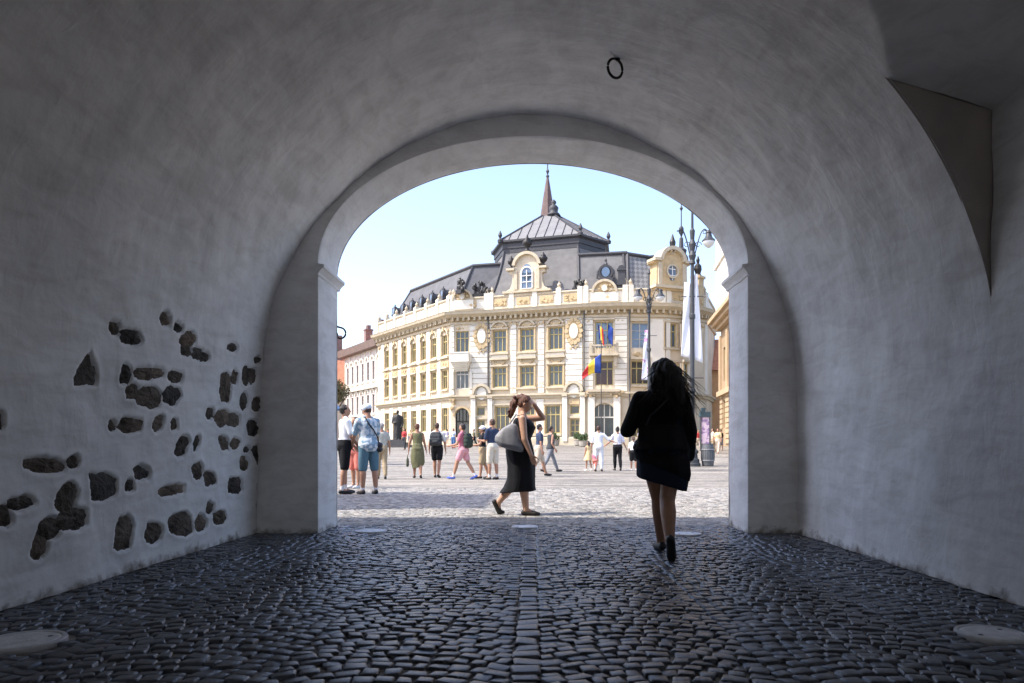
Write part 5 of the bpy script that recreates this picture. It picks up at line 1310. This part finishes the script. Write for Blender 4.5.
# ------------------------------------------------------------------ lamp posts, banners, flags
post_m=mat('dark_grey_cast_iron',(.05,.052,.056),.5,.15,12,metal=.2); lampglass=mat('frosted_lamp_glass',(.72,.70,.66),.25,.05,4,spec=.6)
banner_m=mat('white_banner_cloth',(.82,.81,.82),.8,.03,3)
def banner_print(nm,c1,c2,sc,thr):
    m=mat(nm,(.8,.8,.8),.8,.03,3); nt=m.node_tree; b=nt.nodes['Principled BSDF']; tc=nt.nodes.new('ShaderNodeNewGeometry')
    n=nt.nodes.new('ShaderNodeTexNoise'); n.inputs['Scale'].default_value=sc; n.inputs['Detail'].default_value=2; nt.links.new(tc.outputs['Position'],n.inputs['Vector'])
    r=nt.nodes.new('ShaderNodeValToRGB'); r.color_ramp.elements[0].position=thr; r.color_ramp.elements[0].color=(*c1,1); r.color_ramp.elements[1].position=thr+.04; r.color_ramp.elements[1].color=(*c2,1)
    nt.links.new(n.outputs['Fac'],r.inputs[0]); nt.links.new(r.outputs[0],b.inputs['Base Color']); return m
pinkp=banner_print('banner_pink_print',(.80,.79,.82),(.60,.28,.48),2.6,.56)
def curtain(b,corner,th=.012,nu=8,nv=20,wav=.06,seed=0):
    """corner(s,t)->Vector; thin cloth with real thickness"""
    r=random.Random(seed); P=[[corner(i/nu,j/nv) for i in range(nu+1)] for j in range(nv+1)]
    vs=[];N2=(nu+1)*(nv+1)
    for side in (0,1):
        for j in range(nv+1):
            for i in range(nu+1):
                p=Vector(P[j][i]); p.y+= wav*math.sin(i/nu*5+j/nv*7+seed)*.5 + side*th; vs.append(tuple(p))
    fs=[]
    for j in range(nv):
        for i in range(nu):
            a=j*(nu+1)+i; fs.append((a,a+1,a+nu+2,a+nu+1)); c=a+N2; fs.append((c,c+nu+1,c+nu+2,c+1))
    for i in range(nu):
        a=i; fs.append((a,a+N2,a+1+N2,a+1)); a=nv*(nu+1)+i; fs.append((a,a+1,a+1+N2,a+N2))
    for j in range(nv):
        a=j*(nu+1); c=a+nu+1; fs.append((a,c,c+N2,a+N2)); a+=nu; c+=nu; fs.append((a,a+N2,c+N2,c))
    b.add(vs,fs)
def lamp_post(px,Y,label,lantern_side,banners):
    X=(px-CX)*Y/FOC; z=ground_z(Y)
    t=thing('lamp_post',label,'street lamp',(X,Y,z),'ornate lamp posts in the square')
    b=MB(); b.lathe(X,Y,[(.36,z-.02),(.36,z+.12),(.31,z+.16),(.31,z+.30),(.24,z+.36),(.22,z+.55),(.27,z+.60),(.27,z+.68),(.18,z+.76),(.15,z+1.0),(.19,z+1.05),(.19,z+1.12),(.12,z+1.2)],20); b.build('base',post_m,t,smooth=False)
    b=MB(); b.lathe(X,Y,[(.11,z+1.15),(.105,z+3.2),(.14,z+3.25),(.14,z+3.4),(.10,z+3.45),(.09,z+6.5),(.13,z+6.55),(.13,z+6.7),(.085,z+6.75),(.08,z+8.9),(.15,z+8.95),(.11,z+9.1),(.17,z+9.3),(.10,z+9.5),(.16,z+9.8),(.09,z+10.0),(.12,z+10.4),(.06,z+10.5),(.05,z+11.3),(.10,z+11.4),(.02,z+11.7)],14); b.build('pole',post_m,t)
    for sd in (-1,1):
        a=MB(); pts=[(X+sd*(.08+.62*s),Y-.1*s,z+9.2+1.25*math.sin(min(1,s*1.15)*math.pi*.62)) for s in np.linspace(0,1,12)]
        a.tube(pts,.03,6)
        for q,r0 in ((.35,.16),(.75,.11)):
            c=pts[int(q*11)]; a.tube([(c[0]+r0*math.cos(w_)*(1-w_/9),c[1],c[2]-.15+r0*math.sin(w_)*(1-w_/9)) for w_ in np.linspace(0,6,14)],.016,4)
        o=a.build('arm',post_m,t)
        x,y,zz=pts[-1]
        if lantern_side in (sd,0):
            c=MB(); c.lathe(x,y,[(.03,zz+.05),(.12,zz),(.14,zz-.08),(.12,zz-.12),(.16,zz-.28),(.27,zz-.40),(.30,zz-.44),(.28,zz-.45)],16); l=c.build('lantern',post_m,t,smooth=False)
            c=MB(); c.lathe(x,y,[(.27,zz-.455),(.24,zz-.55),(.16,zz-.66),(.06,zz-.74),(.01,zz-.75)],16); c.build('lamp_glass',lampglass,l,smooth=True)
    for k,(fn,m) in enumerate(banners):
        c=MB(); curtain(c,fn,seed=k); c.build('banner',m,t,smooth=True)
    for zz in ((7.5,3.9) if banners else ()):
        c=MB(); c.tube([(X-.5,Y,z+zz),(X+.5,Y,z+zz)],.02,5); c.build('banner_arm',post_m,t)
    return t
def bq(px0,px1,py0,py1,Y,px0b=None,px1b=None,py1b=None):
    px0b=px0 if px0b is None else px0b; px1b=px1 if px1b is None else px1b; py1b=py1 if py1b is None else py1b
    def f(s,t):
        a=px0+(px0b-px0)*t; c=px1+(px1b-px1)*t; px=a+(c-a)*s; bot=py1+(py1b-py1)*s
        return Vector(unproj(px,py0+(bot-py0)*t,Y))
    return f
Y1_=31.8; Y2_=45
lamp_post(692.3,Y1_,'tall dark ornate lamp post with two white banners right of the woman',1,[(bq(684.5,690,282,356,Y1_,681,690.2,358),banner_m),(bq(694.6,697.5,274,360,Y1_,694.2,703,363),banner_m)])
lamp_post(649,Y2_,'slimmer farther lamp post with one narrow printed banner above the woman in black',0,[(bq(644.8,648,330,380,Y2_,641.5,647.8,380),pinkp)])
# barrel shaped bin
bx,by=(707.8-CX)*31.8/FOC,31.8
bn=thing('litter_bin','dark barrel-shaped litter bin with two pale bands right of the lamp post','bin',(bx,by,ground_z(by)))
z=ground_z(by)
b=MB(); b.lathe(bx,by,[(.23,z),(.25,z+.05),(.285,z+.3),(.29,z+.5),(.275,z+.75),(.235,z+.95),(.235,z+1.0),(.19,z+1.0),(.17,z+.9)],26); b.build('body',mat('bin_grey',(.085,.09,.095),.55,.1,10),bn)
for zz in (.26,.74):
    b=MB(); b.lathe(bx,by,[(.292,z+zz-.02),(.300,z+zz-.02),(.300,z+zz+.025),(.28,z+zz+.025)],26); b.build('band',mat('bin_band',(.25,.25,.25),.5),bn)
b=MB()
for k in range(20): a=2*math.pi*k/20; b.tube([(bx+.287*math.cos(a),by+.287*math.sin(a),z+.3),(bx+.292*math.cos(a),by+.292*math.sin(a),z+.5),(bx+.282*math.cos(a),by+.282*math.sin(a),z+.7)],.010,4)
b.build('slat',mat('bin_grey',(.085,.09,.095)),bn)
# advertising column
ax,ay=(704.8-CX)*55/FOC,55; az=ground_z(ay)
ad=thing('advertising_pillar','small poster pillar with dark flat top and purple-pink picture at the corner of the church','advertising pillar',(ax,ay,az))
b=MB(); b.box(ax-.34,ax+.34,ay-.2,ay+.2,az,az+.55); b.box(ax-.36,ax-.30,ay-.2,ay+.2,az+.55,az+2.6); b.box(ax+.30,ax+.36,ay-.2,ay+.2,az+.55,az+2.6); b.build('frame',post_m,ad)
b=MB(); b.box(ax-.40,ax+.40,ay-.25,ay+.25,az+2.6,az+3.0); b.box(ax-.28,ax+.02,ay-.15,ay+.15,az+3.0,az+3.3); b.build('top',mat('dark_teal_metal',(.03,.06,.075),.5),ad)
b=MB(); b.box(ax-.30,ax+.30,ay-.16,ay+.16,az+.56,az+2.59); b.build('poster',banner_print('poster_print',(.62,.50,.60),(.30,.20,.38),3.2,.5),ad)
# flags
fx,fy=(601.2-CX)*60/FOC,60; fz=ground_z(fy)
fm_=[mat('flag_blue',(.02,.06,.30),.8,.05),mat('flag_yellow',(.80,.55,.05),.8,.05),mat('flag_red',(.62,.04,.04),.8,.05)]
def flag(label,pole_pts,cf,parent_loc,rad=.035,nu=18,nv=8,wav=.15,cols=(0,1,2),group='national flags by the town hall'):
    t=thing('flag',label,'flag',parent_loc,group)
    b=MB(); b.tube(pole_pts,rad,8); b.ell(pole_pts[-1],(rad*2,rad*2,rad*2),None,8,6); b.build('pole',post_m,t)
    b=MB(); curtain(b,cf,nu=nu,nv=nv,wav=wav); me=b.mesh('cloth',True)
    for c in cols: me.materials.append(fm_[c] if isinstance(c,int) else c)
    k=len(cols); per=nu//k
    for i,p in enumerate(me.polygons):
        if i<nu*nv*2: p.material_index=min(k-1,((i//2)%nu)//per)
        else: p.material_index=0
    o=bpy.data.objects.new('cloth',me); C.objects.link(o); attach(o,t); return t
def drape(s,t):
    px=601-19*s; py=354+9*s+13.5*s*s*.8+ t*(19-12.5*s); return Vector(unproj(px,py,60))
flag('large blue, yellow and red flag drooping from a tall pole before the town hall',[(fx,fy,fz),(fx,fy,unproj(0,341,60)[2])],drape,(fx,fy,fz))
for dx,cols,lb in ((-.45,(0,1,2),'small blue, yellow and red flag on the town hall balcony'),(.35,(0,),'small plain blue flag on the town hall balcony')):
    p0=Df(ud+dx,12.2,.95); p1=Df(ud+dx+.15*(1 if dx>0 else -1),14.4,1.7)
    def cf(s,t,p0=p0,p1=p1):
        a=Vector(p1).lerp(Vector(p0),t*.62); return a+Vector((.55*s,-.1*s,-.5*s-.5*s*t))
    flag(lb,[p0,p1],cf,p0,.03,nu=9,nv=6,wav=.08,cols=cols)

# planters, tree and parasol
leafm=mat('green_leaves',(.06,.10,.03),.7,.4,30); terr=mat('stone_planter',(.35,.32,.27),.85,.1,6)
def leaves(b,c,r,n,size,rr):
    for k in range(n):
        while True:
            p=Vector((rr.uniform(-1,1),rr.uniform(-1,1),rr.uniform(-1,1)))
            if .35<p.length<1: break
        p=Vector((c[0]+p.x*r[0],c[1]+p.y*r[1],c[2]+p.z*r[2])); a=Vector((rr.gauss(0,1),rr.gauss(0,1),rr.gauss(0,1))).normalized(); q=a.orthogonal().normalized(); s=size*rr.uniform(.6,1.3)
        b.add([p-a*s,p+q*s*.55,p+a*s,p-q*s*.55],[(0,1,2,3)])
rr=random.Random(2)
for px,Y,lb in ((555,74,'round planter with dark shrub below the ground floor windows'),(578.5,73,'round planter with dark shrub left of the large arched window'),(583.5,69,'dark leafy planter nearest the flagpole')):
    x=(px-CX)*Y/FOC; z=ground_z(Y); t=thing('planter',lb,'planter',(x,Y,z),'planters before the town hall')
    b=MB(); b.lathe(x,Y,[(.32,z-.02),(.42,z+.1),(.48,z+.55),(.52,z+.6),(.44,z+.6),(.4,z+.5)],14); b.build('pot',terr,t)
    b=MB(); 
    for k in range(5): leaves(b,(x+rr.uniform(-.25,.25),Y+rr.uniform(-.25,.25),z+.9+rr.uniform(-.15,.2)),(.3,.3,.32),90,.09,rr)
    b.build('shrub',leafm,t,fix=False)
Y=33; x=(331-CX)*Y/FOC
t=thing('tree','small leafy tree showing its brown-green edge at the left pier','tree',(x,Y,ground_z(Y)))
b=MB(); b.tube([(x,Y,0.1),(x+.05,Y,1.6),(x+.1,Y+.1,3.0)],[.14,.11,.07],8)
for a in range(5): b.tube([(x+.08,Y,2.4),(x+.7*math.cos(a*1.25),Y+.7*math.sin(a*1.25),3.3+.1*a)],[.05,.02],5)
b.build('trunk',mat('bark',(.12,.08,.05),.9,.3,20),t)
b=MB()
for k in range(16): leaves(b,(x+rr.uniform(-.55,.45),Y+rr.uniform(-.5,.5),3.55+rr.uniform(-.3,.35)),(.36,.36,.28),120,.07,rr)
b.build('crown',mat('autumn_leaves',(.13,.10,.035),.7,.5,12),t,fix=False)
Y=30; x=(328-CX)*Y/FOC
t=thing('parasol','blue parasol just showing at the left pier above the young man in white','parasol',(x,Y,ground_z(Y)))
b=MB(); b.tube([(x,Y,.1),(x,Y,3.05)],.025,8); b.lathe(x,Y,[(.25,.1),(.25,.17),(.05,.2)],14); b.build('pole',post_m,t)
b=MB(); n=8; b.loft([[(x+.62*math.cos(2*math.pi*k/n),Y+.62*math.sin(2*math.pi*k/n),2.55) for k in range(n)],[(x+.03*math.cos(2*math.pi*k/n),Y+.03*math.sin(2*math.pi*k/n),3.05) for k in range(n)],[(x+.02*math.cos(2*math.pi*k/n),Y+.02*math.sin(2*math.pi*k/n),3.02) for k in range(n)],[(x+.60*math.cos(2*math.pi*k/n),Y+.60*math.sin(2*math.pi*k/n),2.53) for k in range(n)]],False,False); b.build('canopy',mat('blue_cloth',(.10,.19,.34),.8),t)
# ------------------------------------------------------------------ light, sky, camera
SUN_EL, SUN_AZ = 52.0, -165.0       # elevation; direction towards the sun in the ground plane (degrees from +X)
sd=Vector((math.cos(R(SUN_AZ))*math.cos(R(SUN_EL)),math.sin(R(SUN_AZ))*math.cos(R(SUN_EL)),math.sin(R(SUN_EL))))
L=bpy.data.lights.new('sun','SUN'); L.energy=2.05; L.angle=R(.53); L.color=(1,.95,.87)
lo=bpy.data.objects.new('sun',L); C.objects.link(lo); lo.rotation_euler=(-sd).to_track_quat('-Z','Y').to_euler()
w=bpy.data.worlds.new('World'); bpy.context.scene.world=w; w.use_nodes=True; nt=w.node_tree
bg=nt.nodes['Background']; sky=nt.nodes.new('ShaderNodeTexSky'); sky.sky_type='NISHITA'; sky.sun_disc=False
sky.sun_elevation=R(SUN_EL); sky.sun_rotation=math.atan2(sd.x,sd.y); sky.altitude=400; sky.air_density=1.0; sky.dust_density=2.5; sky.ozone_density=2.0
tn=nt.nodes.new('ShaderNodeMix'); tn.data_type='RGBA'; tn.blend_type='MULTIPLY'; tn.inputs[0].default_value=1; tn.inputs[7].default_value=(1.05,.965,.965,1); nt.links.new(sky.outputs[0],tn.inputs[6]); nt.links.new(tn.outputs[2],bg.inputs[0]); bg.inputs[1].default_value=.145
cam=bpy.data.cameras.new('camera'); co=bpy.data.objects.new('camera',cam); C.objects.link(co)
cam.sensor_width=36; cam.lens=36*FOC/1024; cam.shift_x=-(CX-512)/1024; cam.shift_y=(CY-341.5)/1024; cam.clip_start=.05; cam.clip_end=8000
co.location=(0,0,EYE); co.rotation_euler=(R(90),0,0)
S=bpy.context.scene; S.camera=co
S.render.engine='CYCLES'; S.cycles.use_denoising=True
try: S.cycles.denoiser='OPENIMAGEDENOISE'
except Exception: pass
S.cycles.max_bounces=10; S.cycles.diffuse_bounces=6; S.cycles.glossy_bounces=4; S.cycles.caustics_reflective=False; S.cycles.caustics_refractive=False
S.view_settings.view_transform='Standard'; S.view_settings.look='None'; S.view_settings.exposure=1.68; S.view_settings.gamma=1.0
